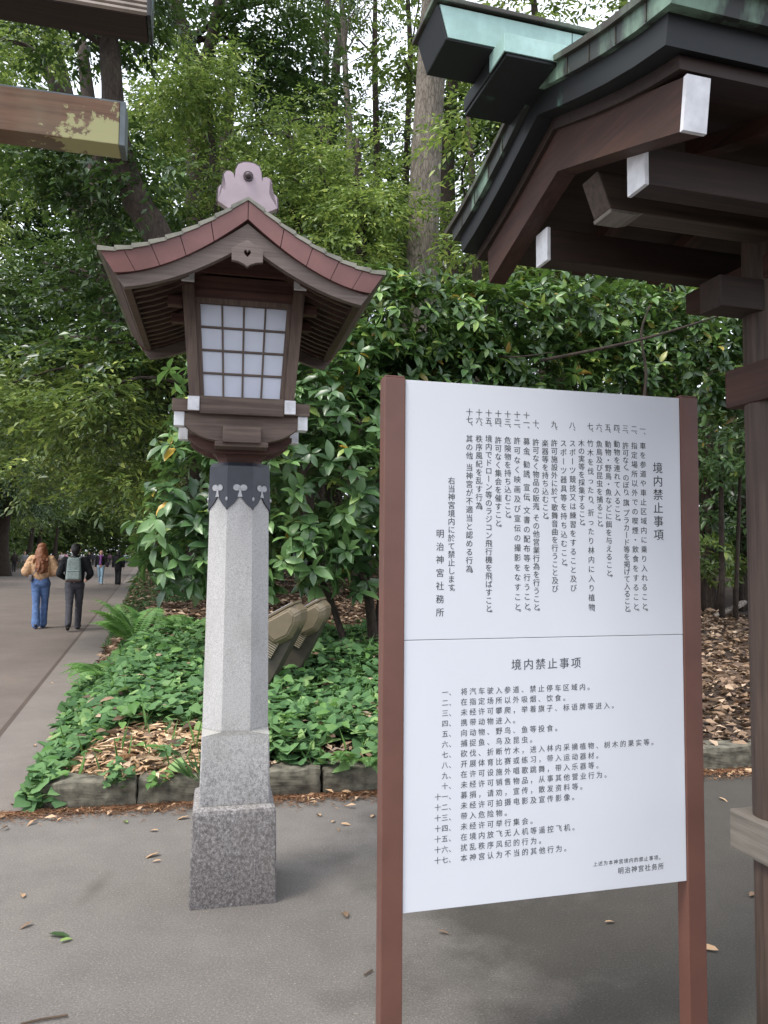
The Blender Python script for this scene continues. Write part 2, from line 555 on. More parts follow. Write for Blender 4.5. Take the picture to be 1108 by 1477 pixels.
def leaf_object(name, pos, d, n, L, W, mat, style=0, parent=None):
    d = nrm(d); s = nrm(np.cross(d, n)); n = np.cross(s, d)
    N = len(pos); L = np.broadcast_to(L, (N,))[:, None]; W = np.broadcast_to(W, (N,))[:, None]
    if style == 0:
        vs = [pos, pos + d * .45 * L + s * W * .5 + n * W * .14, pos + d * L - n * L * .12, pos + d * .45 * L - s * W * .5 + n * W * .14]
        F = [(0, 1, 2), (0, 2, 3)]
    elif style == 1:
        m = lambda t, w_, h, q: pos + d * t * L + s * W * w_ + n * (W * h) - n * L * q
        vs = [pos, m(.2, .36, .1, -.01), m(.2, -.36, .1, -.01), m(.55, .48, .14, .03), m(.55, -.48, .14, .03), m(1, 0, 0, .2), m(.2, 0, -.02, -.02), m(.58, 0, -.02, .03), m(.82, .26, .06, .1), m(.82, -.26, .06, .1)]
        F = [(0, 1, 6), (0, 6, 2), (6, 1, 3, 7), (2, 6, 7, 4), (7, 3, 8), (7, 9, 4), (7, 8, 5), (7, 5, 9)]
    else:   # heart-shaped
        m = lambda t, w_, h: pos + d * t * L + s * W * w_ + n * (W * h)
        vs = [m(.0, 0, 0), m(-.16, .26, .06), m(.06, .5, .1), m(.42, .38, .06), m(.85, 0, -.1), m(.42, -.38, .06), m(.06, -.5, .1), m(-.16, -.26, .06)]
        F = [(0, 1, 2), (0, 2, 3), (0, 3, 4), (0, 4, 5), (0, 5, 6), (0, 6, 7)]
    K = len(vs)
    V = np.stack(vs, 1).reshape(-1, 3)
    me = bpy.data.meshes.new(name)
    me.vertices.add(len(V))
    me.vertices.foreach_set('co', V.astype(np.float32).ravel())
    base = (np.arange(N) * K)[:, None]
    loops = np.concatenate([base + np.array(f)[None] for f in F], 1).ravel()
    lens = np.tile([len(f) for f in F], N)
    me.loops.add(len(loops)); me.loops.foreach_set('vertex_index', loops.astype(np.int32))
    me.polygons.add(len(lens))
    me.polygons.foreach_set('loop_start', np.concatenate([[0], np.cumsum(lens)[:-1]]).astype(np.int32))
    me.update(calc_edges=True)
    me.validate()
    if style:
        me.polygons.foreach_set('use_smooth', np.ones(len(lens), bool))
    me.materials.append(M[mat])
    o = bpy.data.objects.new(name, me)
    COL.objects.link(o)
    if parent: o.parent = parent
    return o


def sphere_pts(n, lo=.5):
    v = nrm(rng.normal(size=(n, 3)))
    return v, (lo ** 3 + (1 - lo ** 3) * rng.random((n, 1))) ** (1 / 3)


def sprays(c, Rad, ntw, k, tw, flat=.25, droop=.15, lo=.45):
    """twigs of alternate leaves through an ellipsoid: returns pos, dir, normal"""
    c = np.array(c, float); Rad = np.array(Rad, float) * np.ones(3)
    o, r = sphere_pts(ntw, lo)
    r = r * (1 + .16 * rng.normal(size=(ntw, 1)))
    p = c + o * r * Rad
    d = nrm(o * [1, 1, flat] + rng.normal(size=(ntw, 3)) * [.45, .45, .22] + [0, 0, -droop])
    n = nrm(np.array([0, 0, 1.]) + rng.normal(size=(ntw, 3)) * .28 + o * .25)
    s = nrm(np.cross(d, n))
    ln = tw * (.6 + .8 * rng.random((ntw, 1)))
    pos, dr, nn = [], [], []
    for i in range(k):
        t = (i + .5 + .3 * rng.random((ntw, 1))) / k
        sg = (1 if i % 2 else -1) * np.ones((ntw, 1))
        if i == k - 1: sg = sg * .15
        pos.append(p + d * t * ln - np.array([0, 0, 1.]) * droop * t * t * ln)
        dr.append(nrm(d * .7 + s * sg * .8 + rng.normal(size=(ntw, 3)) * .18 + [0, 0, -.12]))
        nn.append(n + rng.normal(size=(ntw, 3)) * .3)
    return np.concatenate(pos), np.concatenate(dr), np.concatenate(nn)


def rosettes(p, axis, k, spread=1.0, droop=.25):
    """k leaves round each shoot tip"""
    N = len(p)
    a = nrm(axis)
    h = nrm(np.cross(a, rng.normal(size=(N, 3))))
    g = np.cross(a, h)
    pos, dr, nn = [], [], []
    ph = rng.random((N, 1)) * 6.28
    for i in range(k):
        t = ph + i * 6.28 / k * 1.0 + rng.normal(size=(N, 1)) * .25
        rad = h * np.cos(t) + g * np.sin(t)
        up = .05 + .9 * rng.random((N, 1))
        dd = nrm(rad * spread + a * up + np.array([0, 0, -droop]) * (.4 + 1.2 * rng.random((N, 1))))
        pos.append(p + a * rng.random((N, 1)) * .03 + dd * .01)
        dr.append(dd)
        nn.append(a + rng.normal(size=(N, 3)) * .15 + [0, 0, .4])
    return np.concatenate(pos), np.concatenate(dr), np.concatenate(nn)


def jl(n, L, v=.25):
    return L * (1 + v * rng.normal(size=n)).clip(.5, 1.6)


# ------------------------------------------------------------------ ground, path, planting bed
TK = R(12.3)
KU = np.array([math.cos(TK), math.sin(TK)])
K0 = np.array([-2.10, 4.64])
PW = np.array([-.3004, .9538])


def sheet(name, pts, z, mat, sub=0):
    bm = nb()
    bm.faces.new([bm.verts.new((x, y, z)) for x, y in pts])
    o = obj(name, bm, mat)
    return tag(o, kind='structure')


def kp(e, d):
    return K0 + KU * e + PW * d


sheet('ground', [(-500, -60), (500, -60), (500, 900), (-500, 900)], -.03, 'soil')
fl = kp(-16, 0); fr = kp(16, 0)
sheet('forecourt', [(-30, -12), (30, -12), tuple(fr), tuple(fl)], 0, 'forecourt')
PWID = 10.6
a0, a1 = kp(0, 0), kp(0, 330)
b0, b1 = kp(-PWID - 1.2, 0), kp(-PWID - 1.2, 330)
c0, c1 = kp(-.52, 0), kp(-.52, 330)
s0, s1 = kp(-.57, 0), kp(-.57, 330)
sheet('path', [tuple(b0 - PW * .002), tuple(s0), tuple(s1), tuple(b1)], .0, 'path')
sheet('path_seam', [tuple(s0), tuple(c0), tuple(c1), tuple(s1)], .0, 'seam')
sheet('path_edge_strip', [tuple(c0), tuple(a0 + KU * .6), tuple(a1 + KU * .6), tuple(c1)], .0, 'gutter')


def smst(x):
    x = np.clip(x, 0, 1)
    return x * x * (3 - 2 * x)


def bed_h(d, e):
    d = np.asarray(d, float); e = np.asarray(e, float)
    H = .13 + 1.5 * (1 - np.exp(-.075 * np.maximum(d, 0)))
    S = smst(e / (.5 + .05 * np.minimum(d, 12)))
    nz = .05 * np.sin(d * 1.7 + e * .9) * np.sin(e * 1.3 - d * .4) + .03 * np.sin(d * 4.1) * np.sin(e * 3.7 + 1)
    return .004 + (H - .004) * S + nz * np.minimum(1, d / 1.5) * S


def terrain(name, ds, es, hf, pf, mat):
    D, E_ = np.meshgrid(ds, es, indexing='ij')
    Hh = hf(D, E_)
    bm = nb()
    vs = [[bm.verts.new((*pf(D[i, j], E_[i, j]), Hh[i, j])) for j in range(len(es))] for i in range(len(ds))]
    for i in range(len(ds) - 1):
        for j in range(len(es) - 1):
            bm.faces.new((vs[i][j], vs[i + 1][j], vs[i + 1][j + 1], vs[i][j + 1]))
    return tag(obj(name, bm, mat, smooth=True), kind='structure')


ds = np.concatenate([np.linspace(.05, 10, 60), np.linspace(10.6, 40, 50), np.linspace(42, 140, 30)])
es = np.concatenate([np.linspace(0, 7, 48), np.linspace(7.5, 26, 36), np.linspace(28, 90, 12)])
terrain('planting_bed_ground', ds, es, bed_h, lambda d, e: kp(e, d), 'soil')


def lbank(d, e):
    return -.02 + 2.2 * smst(e / 14) + .12 * np.sin(d * .7 + e) * np.minimum(1, e)


LB = lambda d, e: kp(-PWID - e, d)
terrain('left_bank_ground', np.linspace(-4, 160, 90), np.concatenate([np.linspace(0, 16, 24), np.linspace(18, 90, 12)]), lbank, LB, 'soil')


def on_bed(e, d):
    """world points on the bed"""
    e = np.asarray(e, float); d = np.asarray(d, float)
    xy = K0[None] + KU[None] * e[:, None] + PW[None] * d[:, None]
    return np.column_stack([xy, bed_h(d, e)])


# kerb of rough stones
kt = thing('stone_kerb', 'low kerb of rough grey stones edging the ivy bed', 'kerb', (K0[0], K0[1], 0), TK)
xs = -.02
for i, L in enumerate([.62, .5, .66, .58, .70, .62, .74, .6, .7, .66, .72]):
    bm = nb()
    box(bm, 0, L - .012, 0, .24, -.02, .165 + random.uniform(-.012, .012), .03)
    bmesh.ops.subdivide_edges(bm, edges=[e for e in bm.edges if e.calc_length() > .08], cuts=7, use_grid_fill=True)
    for v in bm.verts:
        q_ = v.co * 7 + Vector((i * 3.1, 0, 0))
        v.co += mnoise.noise_vector(q_) * .016 + mnoise.noise_vector(q_ * 3.5) * .007
        if i == 0:
            v.co.z -= max(0, .18 - v.co.x) * .35 * max(0, v.co.z) / .16
            v.co.y += max(0, .2 - v.co.x) * .5
    obj('kerb_stone', bm, 'kerb', kt, (xs, 0, 0))
    xs += L

# fallen needles swept against the kerb
bm = nb()
top, bot = [], []
for i in range(90):
    x = -.25 + i * .075
    top.append((x, .02)); bot.append((x, -.05 - .02 * math.sin(i * .7) - .015 * math.sin(i * 1.9 + 1)))
vt = [bm.verts.new((x, y, .006)) for x, y in top]; vb = [bm.verts.new((x, y, .005)) for x, y in bot]
for i in range(89):
    bm.faces.new((vt[i], vt[i + 1], vb[i + 1], vb[i]))
o = obj('needle_litter', bm, 'needles', None, (K0[0], K0[1], 0)); o.rotation_euler.z = TK
tag(o, kind='stuff')
N = 6500
e = rng.uniform(-.4, 6.4, N); d = -.02 - np.abs(rng.normal(0, .085, N))
pp = np.column_stack([K0[None] + KU[None] * e[:, None] + np.array([-KU[1], KU[0]])[None] * d[:, None], .008 + .014 * rng.random(N)])
ang = rng.random(N) * 6.28
leaf_object('fallen_needles', pp, np.column_stack([np.cos(ang), np.sin(ang), .06 * rng.normal(size=N)]), np.tile([0, 0, 1.], (N, 1)) + .2 * rng.normal(size=(N, 3)), jl(N, .05), .005, 'leaf_needle')['kind'] = 'stuff'

# ------------------------------------------------------------------ stone lantern with its wooden light house
TL = R(12.3)
LAN = thing('lantern', 'tall lantern with a wooden copper-roofed light house on a granite pillar', 'lantern', (-.695, 3.62, 0), TL)


def octo(a, b, z):
    """square of half width a with corners cut so that each flat is 2b wide"""
    return [(-b, -a, z), (b, -a, z), (a, -b, z), (a, b, z), (b, a, z), (-b, a, z), (-a, b, z), (-a, -b, z)]


def loft(bm, rings, caps=True):
    rs = [[bm.verts.new(p) for p in r] for r in rings]
    n = len(rs[0])
    for A, B in zip(rs, rs[1:]):
        for k in range(n):
            bm.faces.new((A[k], A[(k + 1) % n], B[(k + 1) % n], B[k]))
    if caps:
        bm.faces.new(rs[0][::-1]); bm.faces.new(rs[-1])
    return bm


bm = nb()
sq = lambda a, z: octo(a, a * .965, z)
loft(bm, [sq(.191, 0), sq(.184, .40), sq(.180, .415), sq(.152, .43)])
obj('base_block', bm, 'granite_base', LAN)
bm = nb()
loft(bm, [sq(.157, .425), sq(.151, .70), octo(.1505, .147, .735), octo(.1495, .064, .753), octo(.137, .058, 1.757), octo(.131, .055, 1.97)])
obj('pillar', bm, 'granite', LAN)

# black collar with scalloped lower edge, one plate per flat
bm = nb()
ia = nb()


def coll_pt(k, s, z, off):
    """point on flat k (0 front), s in -1..1 across it, at height z, off proud of the stone"""
    f = (1.97 - z) / (1.97 - 1.757)
    a = .131 + (.137 - .131) * f; b = .055 + (.058 - .055) * f
    r = octo(a, b, z)
    i = (2 * 0 + k) % 8
    p, q = Vector(r[i]), Vector(r[(i + 1) % 8])
    c = (p + q) / 2
    nrm_ = Vector((c.x, c.y, 0)).normalized()
    m = p.lerp(q, (s + 1) / 2)
    # corners are mitred
    tan = (q - p).normalized()
    m += nrm_ * off + tan * s * off * math.tan(R(22.5))
    return m


for k in range(8):
    prof = []
    for i in range(17):
        s = -1 + i / 8
        u_ = 1 - abs(s)
        z = 1.757 + .072 * (u_ ** .55 * .45 + .55 * u_ ** 2.6)
        prof.append((s, z))
    T = [bm.verts.new(coll_pt(k, s, 1.962, .007)) for s, z in prof]
    T2 = [bm.verts.new(coll_pt(k, s, 1.979, -.004)) for s, z in prof]
    T3 = [bm.verts.new(coll_pt(k, s, 1.979, -.05)) for s, z in prof]
    Bm = [bm.verts.new(coll_pt(k, s, z, .007)) for s, z in prof]
    Bi = [bm.verts.new(coll_pt(k, s, z, -.003)) for s, z in prof]
    for i in range(16):
        bm.faces.new((T[i], T[i + 1], Bm[i + 1], Bm[i]))
        bm.faces.new((T2[i], T2[i + 1], T[i + 1], T[i]))
        bm.faces.new((T3[i], T3[i + 1], T2[i + 1], T2[i]))
        bm.faces.new((Bm[i], Bm[i + 1], Bi[i + 1], Bi[i]))
    hw = .057 if k % 2 == 0 else .054

    def flat(poly):
        vs = [ia.verts.new(coll_pt(k, x / hw, z, .0085)) for x, z in poly]
        ia.faces.new(vs)
        r = bmesh.ops.extrude_face_region(ia, geom=[ia.faces[-1]] if False else list({f for v in vs for f in v.link_faces}))
        nn = Vector(coll_pt(k, 0, 1.9, .01)) - Vector(coll_pt(k, 0, 1.9, 0))
        for v in r['geom']:
            if isinstance(v, bmesh.types.BMVert):
                v.co += nn * .15
    for cx in (-.0145, .0145):
        flat([(cx + .0160 * math.cos(t), 1.861 + .0146 * math.sin(t)) for t in [i * math.pi / 8 for i in range(16)]])
    flat([(-.0062, 1.856), (-.0048, 1.84), (-.0105, 1.818), (.0105, 1.818), (.0048, 1.84), (.0062, 1.856)])
obj('collar', bm, 'collar_black', LAN)
# little drops on the corners
for k in range(8):
    pts = [coll_pt(k, 1, z, .0085) for z in (1.808,)]
    r = bmesh.ops.create_uvsphere(ia, u_segments=10, v_segments=8, radius=.006, matrix=Matrix.Translation(pts[0]) @ Matrix.Diagonal((.9, .9, 1.5, 1)))
obj('collar_inlay', ia, 'inlay_stone', LAN)

# neck and bearing blocks
bm = nb()
loft(bm, [octo(.103, .062, 1.979), octo(.100, .06, 1.99), octo(.104, .064, 2.005), octo(.113, .075, 2.02), octo(.128, .09, 2.032)])
obj('neck', bm, 'wood_red', LAN)
bm = nb()
box(bm, -.128, .128, -.128, .128, 2.032, 2.066)
box(bm, -.084, .084, -.285, .285, 2.05, 2.122)
box(bm, -.118, .118, -.262, .262, 2.034, 2.058)
obj('bearing_block', bm, 'wood_lantern_u', LAN)

# boat-shaped bracket arms along u at the front and back, white painted ends
for v0 in (-.205, .205):
    bm = nb()
    low = []
    for i in range(17):
        x = -.252 + .504 * i / 16
        t = max(0, (abs(x) - .085) / .167)
        low.append((x, 2.062 + .064 * t ** 2.2))
    strip(bm, [(x, 2.182) for x, z in low], low, 1, v0 - .03, v0 + .03)
    obj('bracket_arm', bm, 'wood_lantern_u', LAN)
    for sx in (-1, 1):
        bm = nb()
        box(bm, min(sx * .252, sx * .297), max(sx * .252, sx * .297), v0 - .0345, v0 + .0345, 2.122, 2.186, .003)
        obj('white_end', bm, 'white_paint', LAN)
    bm = nb()
    low2 = [(x * .93, z - .045) for x, z in low]
    strip(bm, [(x, 2.10) for x, z in low2], low2, 1, v0 * .55 - .03, v0 * .55 + .03)
    obj('lower_bracket_arm', bm, 'wood_red', LAN)
# floor of the light house, ring beams
bm = nb(); box(bm, -.235, .235, -.235, .235, 2.178, 2.19, .002); obj('floor_board', bm, 'wood_lantern_u', LAN)
for v0 in (-.225, .225):
    bm = nb(); box(bm, -.305, .305, v0 - .024, v0 + .024, 2.186, 2.243); obj('ring_beam', bm, 'wood_lantern_u', LAN)
for u0 in (-.212, .212):
    bm = nb(); box(bm, u0 - .0235, u0 + .0235, -.272, .272, 2.188, 2.247); obj('ring_beam', bm, 'wood_lantern_v', LAN)
    for sv in (-1, 1):
        bm = nb(); box(bm, u0 - .025, u0 + .025, min(sv * .268, sv * .284), max(sv * .268, sv * .284), 2.186, 2.249, .003); obj('white_end', bm, 'white_paint', LAN)
for v0 in (-.258, .258):
    bm = nb(); box(bm, -.186, .186, v0 - .012, v0 + .012, 2.176, 2.256); obj('sill', bm, 'wood_lantern_u', LAN)

# four splayed posts with the wall plates on top
for su in (-1, 1):
    for sv in (-1, 1):
        bm = nb()
        q = lambda cu, cv, h, z: [(cu - h, cv - h, z), (cu + h, cv - h, z), (cu + h, cv + h, z), (cu - h, cv + h, z)]
        hexa(bm, q(su * .209, sv * .236, .0235, 2.249), q(su * .247, sv * .258, .027, 2.752), .003)
        obj('post', bm, 'wood_lantern_z', LAN)
    bm = nb(); box(bm, su * .247 - .027, su * .247 + .027, -.31, .31, 2.754, 2.798); obj('wall_plate', bm, 'wood_lantern_v', LAN)
    for sv in (-1, 1):
        bm = nb(); box(bm, su * .247 - .0285, su * .247 + .0285, min(sv * .305, sv * .32), max(sv * .305, sv * .32), 2.750, 2.801, .003); obj('white_end', bm, 'white_paint', LAN)
for v0 in (-.215, .04):
    for su in (-1, 1):
        bm = nb(); box(bm, min(su * .27, su * .335), max(su * .27, su * .335), v0 - .022, v0 + .022, 2.665, 2.71); obj('purlin_nose', bm, 'wood_red', LAN)


def wall(ax):
    """one lantern wall: head boards, frame, 4 x 4 muntins over frosted glass, leaning with the posts"""
    for s in (-1, 1):
        def pt(a, z, off):
            t = (z - 2.25) / .5
            w_ = (.236 if ax else .209) + (.022 if ax else .038) * t - .006 + off
            return (a, s * w_, z) if ax else (s * w_, a, z)

        def bar(bm, a0, z0, a1, z1, h, off, th, horizontal):
            lo, hi = [], []
            for o_, L_ in ((off, lo), (off + th, hi)):
                if horizontal:
                    L_ += [pt(a0, z0 - h, o_), pt(a1, z1 - h, o_), pt(a1, z1 + h, o_), pt(a0, z0 + h, o_)]
                else:
                    L_ += [pt(a0 - h, z0, o_), pt(a0 + h, z0, o_), pt(a1 + h, z1, o_), pt(a1 - h, z1, o_)]
            hexa(bm, lo, hi)
        bt, tt = .168, .194
        zb, zt = 2.262, 2.676
        f = nb()
        bar(f, -bt - .012, zb - .012, -tt - .012, zt + .012, .012, -.012, .024, False)
        bar(f, bt + .012, zb - .012, tt + .012, zt + .012, .012, -.012, .024, False)
        bar(f, -tt - .026, zt + .012, tt + .026, zt + .012, .012, -.012, .026, True)
        fr = obj('window_frame', f, 'wood_lantern_z', LAN)
        g = nb()
        hexa(g, [pt(-bt, zb, -.012), pt(bt, zb, -.012), pt(tt, zt, -.012), pt(-tt, zt, -.012)], [pt(-bt, zb, -.006), pt(bt, zb, -.006), pt(tt, zt, -.006), pt(-tt, zt, -.006)])
        obj('frosted_pane', g, 'glass_frost', fr)
        m = nb()
        for i in (1, 2, 3):
            k = -1 + i / 2
            bar(m, bt * k, zb, tt * k, zt, .0042, -.005, .010, False)
            z = zb + (zt - zb) * i / 4
            w2 = bt + (tt - bt) * i / 4
            bar(m, -w2, z, w2, z, .0042, -.005, .0092, True)
        obj('muntins', m, 'muntin', fr)
        h = nb()
        bar(h, -.225, 2.716, .225, 2.716, .027, -.014, .02, True)
        bar(h, -.225, 2.775, .225, 2.775, .031, -.022, .018, True)
        obj('head_board', h, 'wood_red', LAN)


wall(True)
wall(False)
# gable boards above the wall plate
for v0 in (-.30, .30):
    bm = nb(); prism(bm, [(-.25, 2.80), (.25, 2.80), (.0, 2.905)], 1, v0 - .008, v0 + .008); obj('gable_board', bm, 'wood_red', LAN)

# roof: a sagging gable, ridge along v
def rz(u):
    a = abs(u)
    return 3.022 - .262 * (1 - (1 - min(a, .57) / .57) ** 1.7) - .013 * max(0, a - .1)


def prof(umax, dz, n=14, f=lambda a: 0):
    return [(x, rz(x) - dz - f(abs(x))) for x in [umax * (2 * i / (2 * n) - 1) for i in range(2 * n + 1)]]


rf = thing('roof', None, None); rf.parent = LAN
V0, V1 = -.60, .60
bm = nb()
strip(bm, prof(.568, .016), prof(.515, .085), 1, V0 + .012, V1 - .012)
obj('roof_deck', bm, 'wood_soffit', rf)
# red copper gable fascia in sheets with fine seams
for v in (V0, V1):
    s_ = -1 if v < 0 else 1
    bm = nb()
    edges = [-1, -.845, -.665, -.47, -.26, 0, .26, .47, .665, .845, 1]
    for a, b in zip(edges, edges[1:]):
        tp = [(.571 * (a + (b - a) * t), 0) for t in (0.012, .25, .5, .75, .988)]
        top_ = [(x, rz(x) - .012) for x, _ in tp]
        bot_ = [(x * .905, rz(x) - .012 - .081 - .0 * abs(x)) for x, _ in tp]
        strip(bm, top_, bot_, 1, v, v - s_ * .02)
    obj('gable_fascia', bm, 'copper_red', rf)
    bm = nb()
    strip(bm, prof(.569, .014), prof(.516, .0915), 1, v - s_ * .001, v - s_ * .011)
    bm2 = nb()
    strip(bm2, prof(.510, .106), prof(.478, .192, f=lambda a: -.036 * min(1, a / .48)), 1, v - s_ * .016, v - s_ * .05)
    obj('barge_board', bm2, 'wood_barge', rf)
    bm.free()
    # carved pendant with a heart-shaped hole under the apex
    if v < 0:
        def pend(bm, y0, y1):
            outer = [(-.062, 2.80), (-.062, 2.752), (-.035, 2.748), (-.012, 2.738), (0, 2.728), (.012, 2.738), (.035, 2.748), (.062, 2.752), (.062, 2.80), (0, 2.838)]
            heart = []
            for i in range(20):
                t = 2 * math.pi * i / 20
                heart.append((.0155 * math.sin(t) ** 3, 2.784 + .0012 * (13 * math.cos(t) - 5 * math.cos(2 * t) - 2 * math.cos(3 * t) - math.cos(4 * t))))
            return outer, heart
        o_, h_ = pend(None, 0, 0)
        cu = bpy.data.curves.new('pendant', 'CURVE'); cu.dimensions = '2D'; cu.fill_mode = 'BOTH'; cu.extrude = .009; cu.bevel_depth = .0012
        for loop in (o_, h_):
            sp = cu.splines.new('POLY'); sp.points.add(len(loop) - 1); sp.use_cyclic_u = True
            for p, (x, z) in zip(sp.points, loop): p.co = (x, z, 0, 1)
        to = bpy.data.objects.new('tmp', cu); COL.objects.link(to)
        me = bpy.data.meshes.new_from_object(to); bpy.data.objects.remove(to)
        me.transform(Matrix.Translation((0, v + .008, 0)) @ Matrix.Rotation(R(90), 4, 'X'))
        me.materials.clear(); me.materials.append(M['wood_barge'])
        po = bpy.data.objects.new('pendant', me); COL.objects.link(po); po.parent = rf
# copper shingles on both slopes
bm = nb()
for sg in (-1, 1):
    ks = 9
    for i in range(ks):
        a, b = .575 * i / ks, .575 * (i + 1) / ks + .006
        za, zb = rz(a) + .002, rz(b) + .010
        n_ = 8
        for j in range(n_):
            y0 = V0 - .008 + (V1 - V0 + .016) * j / n_ + .0015; y1 = V0 - .008 + (V1 - V0 + .016) * (j + 1) / n_ - .0015
            hexa(bm, [(sg * a, y0, za - .018), (sg * b, y0, zb - .022), (sg * b, y1, zb - .022), (sg * a, y1, za - .018)],
                 [(sg * a, y0, za - .004), (sg * b, y0, zb - .002), (sg * b, y1, zb - .002), (sg * a, y1, za - .004)])
obj('copper_shingles', bm, 'copper_shingle', rf)
# soffit rafters and eave battens
for sg in (-1, 1):
    bm = nb()
    for j in range(15):
        y = -.52 + 1.04 * j / 14
        T_ = [(sg * x, rz(x) - .087) for x in (.24, .32, .40, .47)]
        strip(bm, T_, [(x, z - .02) for x, z in T_], 1, y - .011, y + .011)
    obj('rafters', bm, 'wood_soffit', rf)
    bm = nb()
    hexa(bm, [(sg * .468, -.54, rz(.47) - .118), (sg * .50, -.54, rz(.5) - .108), (sg * .50, .54, rz(.5) - .108), (sg * .468, .54, rz(.47) - .118)],
         [(sg * .468, -.54, rz(.47) - .08), (sg * .515, -.54, rz(.515) - .08), (sg * .515, .54, rz(.515) - .08), (sg * .468, .54, rz(.47) - .08)])
    obj('eave_batten', bm, 'wood_soffit', rf)
# ridge roll and the carved crests at its ends
bm = nb(); box(bm, -.035, .035, -.49, .49, 3.0, 3.05, .008); obj('ridge_cap', bm, 'copper_shingle', rf)
crest = [(468, 195), (470, 150), (477, 137), (484, 146), (490, 156), (496, 150), (494, 132), (486, 116), (488, 98), (498, 86), (511, 85), (522, 93), (526, 110), (529, 78), (538, 58), (555, 49), (574, 47), (594, 49), (612, 58), (620, 78), (623, 111), (627, 96), (638, 92), (652, 98), (658, 113), (653, 132), (649, 150), (655, 164), (662, 160), (668, 150), (677, 160), (680, 200)]
crest = [((x - 574) * .00117, 3.203 - (y - 47) * .00121) for x, y in crest] + [(.06, 2.985), (0, 3.015), (-.06, 2.985)]
for v in (-.515, .515):
    bm = nb(); prism(bm, crest, 1, v - .018, v + .018)
    bmesh.ops.triangulate(bm, faces=[f for f in bm.faces if len(f.verts) > 4])
    cr = obj('ridge_crest', bm, 'copper_pink', LAN)
    bm = nb()
    out = [(x * 1.05, 3.1 + (z - 3.1) * 1.06) for x, z in crest[:-3]]
    strip(bm, out, crest[:-3], 1, v - .014, v + .024)
    obj('crest_rim', bm, 'copper_rim', cr)
    bm = nb()
    s_ = -1 if v < 0 else 1
    tube(bm, [(0, v, 3.141), (0, v + s_ * .026, 3.141)], .021, 16)
    bmesh.ops.create_uvsphere(bm, u_segments=14, v_segments=10, radius=.014, matrix=Matrix.Translation((0, v + s_ * .028, 3.141)))
    obj('crest_boss', bm, 'copper_rim', cr)

# ------------------------------------------------------------------ notice board with its lettering
TS = R(14.43)
SGN = thing('notice_board', 'white two-panel notice board with printed rules between two red-brown posts', 'sign', (.062, 2.252, 0), TS)
PW_, PB, PT, PS = .946, .518, 2.081, 1.3015
for nm, z0, z1 in (('upper_panel', PS + .001, PT), ('lower_panel', PB, PS - .001)):
    bm = nb(); box(bm, 0, PW_, 0, .008, z0, z1, .0012); obj(nm, bm, 'board_white', SGN)
bm = nb(); box(bm, .001, PW_ - .001, .002, .007, PS - .003, PS + .003, 0); obj('panel_joint', bm, 'board_line', SGN)
for x0, x1 in ((-.066, -.001), (PW_ + .001, PW_ + .066)):
    bm = nb()
    box(bm, x0, x1, -.006, .05, -.1, PT + .004, .003)
    box(bm, x0 + .003, x1 - .003, -.003, .047, PT + .004, PT + .010, .002)
    obj('post', bm, 'sign_brown', SGN)
bm = nb()
for z in (PB + .10, PS, PT - .10):
    box(bm, -.001, PW_ + .001, .0085, .035, z - .02, z + .02, .002)
obj('back_rail', bm, 'sign_brown', SGN)

GL = {}


def glyph(ch):
    if ch not in GL:
        c = bpy.data.curves.new('g', 'FONT'); c.body = ch; c.resolution_u = 3
        o = bpy.data.objects.new('g', c); COL.objects.link(o)
        bpy.context.view_layer.update()
        dg = bpy.context.evaluated_depsgraph_get()
        me = bpy.data.meshes.new_from_object(o.evaluated_get(dg))
        V = np.array([v.co[:2] for v in me.vertices]) if len(me.vertices) else np.zeros((0, 2))
        F = [tuple(p.vertices) for p in me.polygons]
        GL[ch] = (V, F)
        bpy.data.objects.remove(o); bpy.data.meshes.remove(me)
    return GL[ch]


class Text:
    def __init__(self):
        self.V, self.F = [], []

    def put(self, ch, s, t, size, vert=False):
        V, F = glyph(ch)
        if not len(V): return
        q = V - [.5, .38]
        if vert and ch in 'ー':
            q = np.column_stack([-q[:, 1], -q[:, 0]])[:, ::1] * [1, 1]
        if vert and ch in '、。':
            q = q + [.62, .62]
        # a slight brush-like slant
        q = np.column_stack([q[:, 0] * .94, q[:, 1] * .96 + q[:, 0] * .05 * (0 if vert else 1)])
        n = sum(len(v) for v in self.V)
        for j, (dx, dz) in enumerate(((-.007, .002), (.007, -.005))):
            self.V.append(np.column_stack([q[:, 0] * size + s + dx * size, np.full(len(q), -.0005 - .00007 * j), q[:, 1] * size + t + dz * size]))
            self.F += [tuple(i + n + j * len(q) for i in f) for f in F]

    def col(self, txt, s, t0, t1, size):
        ad = [0]
        for a, b in zip(txt, txt[1:]):
            ad.append(ad[-1] + (.62 if b in '、。' and len(txt) > 9 else .8 if a in '、' else 1))
        k = (t0 - t1) / ad[-1]
        for ch, a in zip(txt, ad):
            self.put(ch, s, t0 - a * k, size, True)

    def row(self, txt, s0, t, pitch, size):
        for i, ch in enumerate(txt):
            self.put(ch, s0 + i * pitch, t, size)

    def done(self, name, mat):
        V = np.concatenate(self.V)
        me = bpy.data.meshes.new(name)
        me.from_pydata([(x, y, z + PB) for x, y, z in V], [], self.F)
        me.materials.append(M[mat])
        o = bpy.data.objects.new(name, me); COL.objects.link(o); o.parent = SGN
        return o


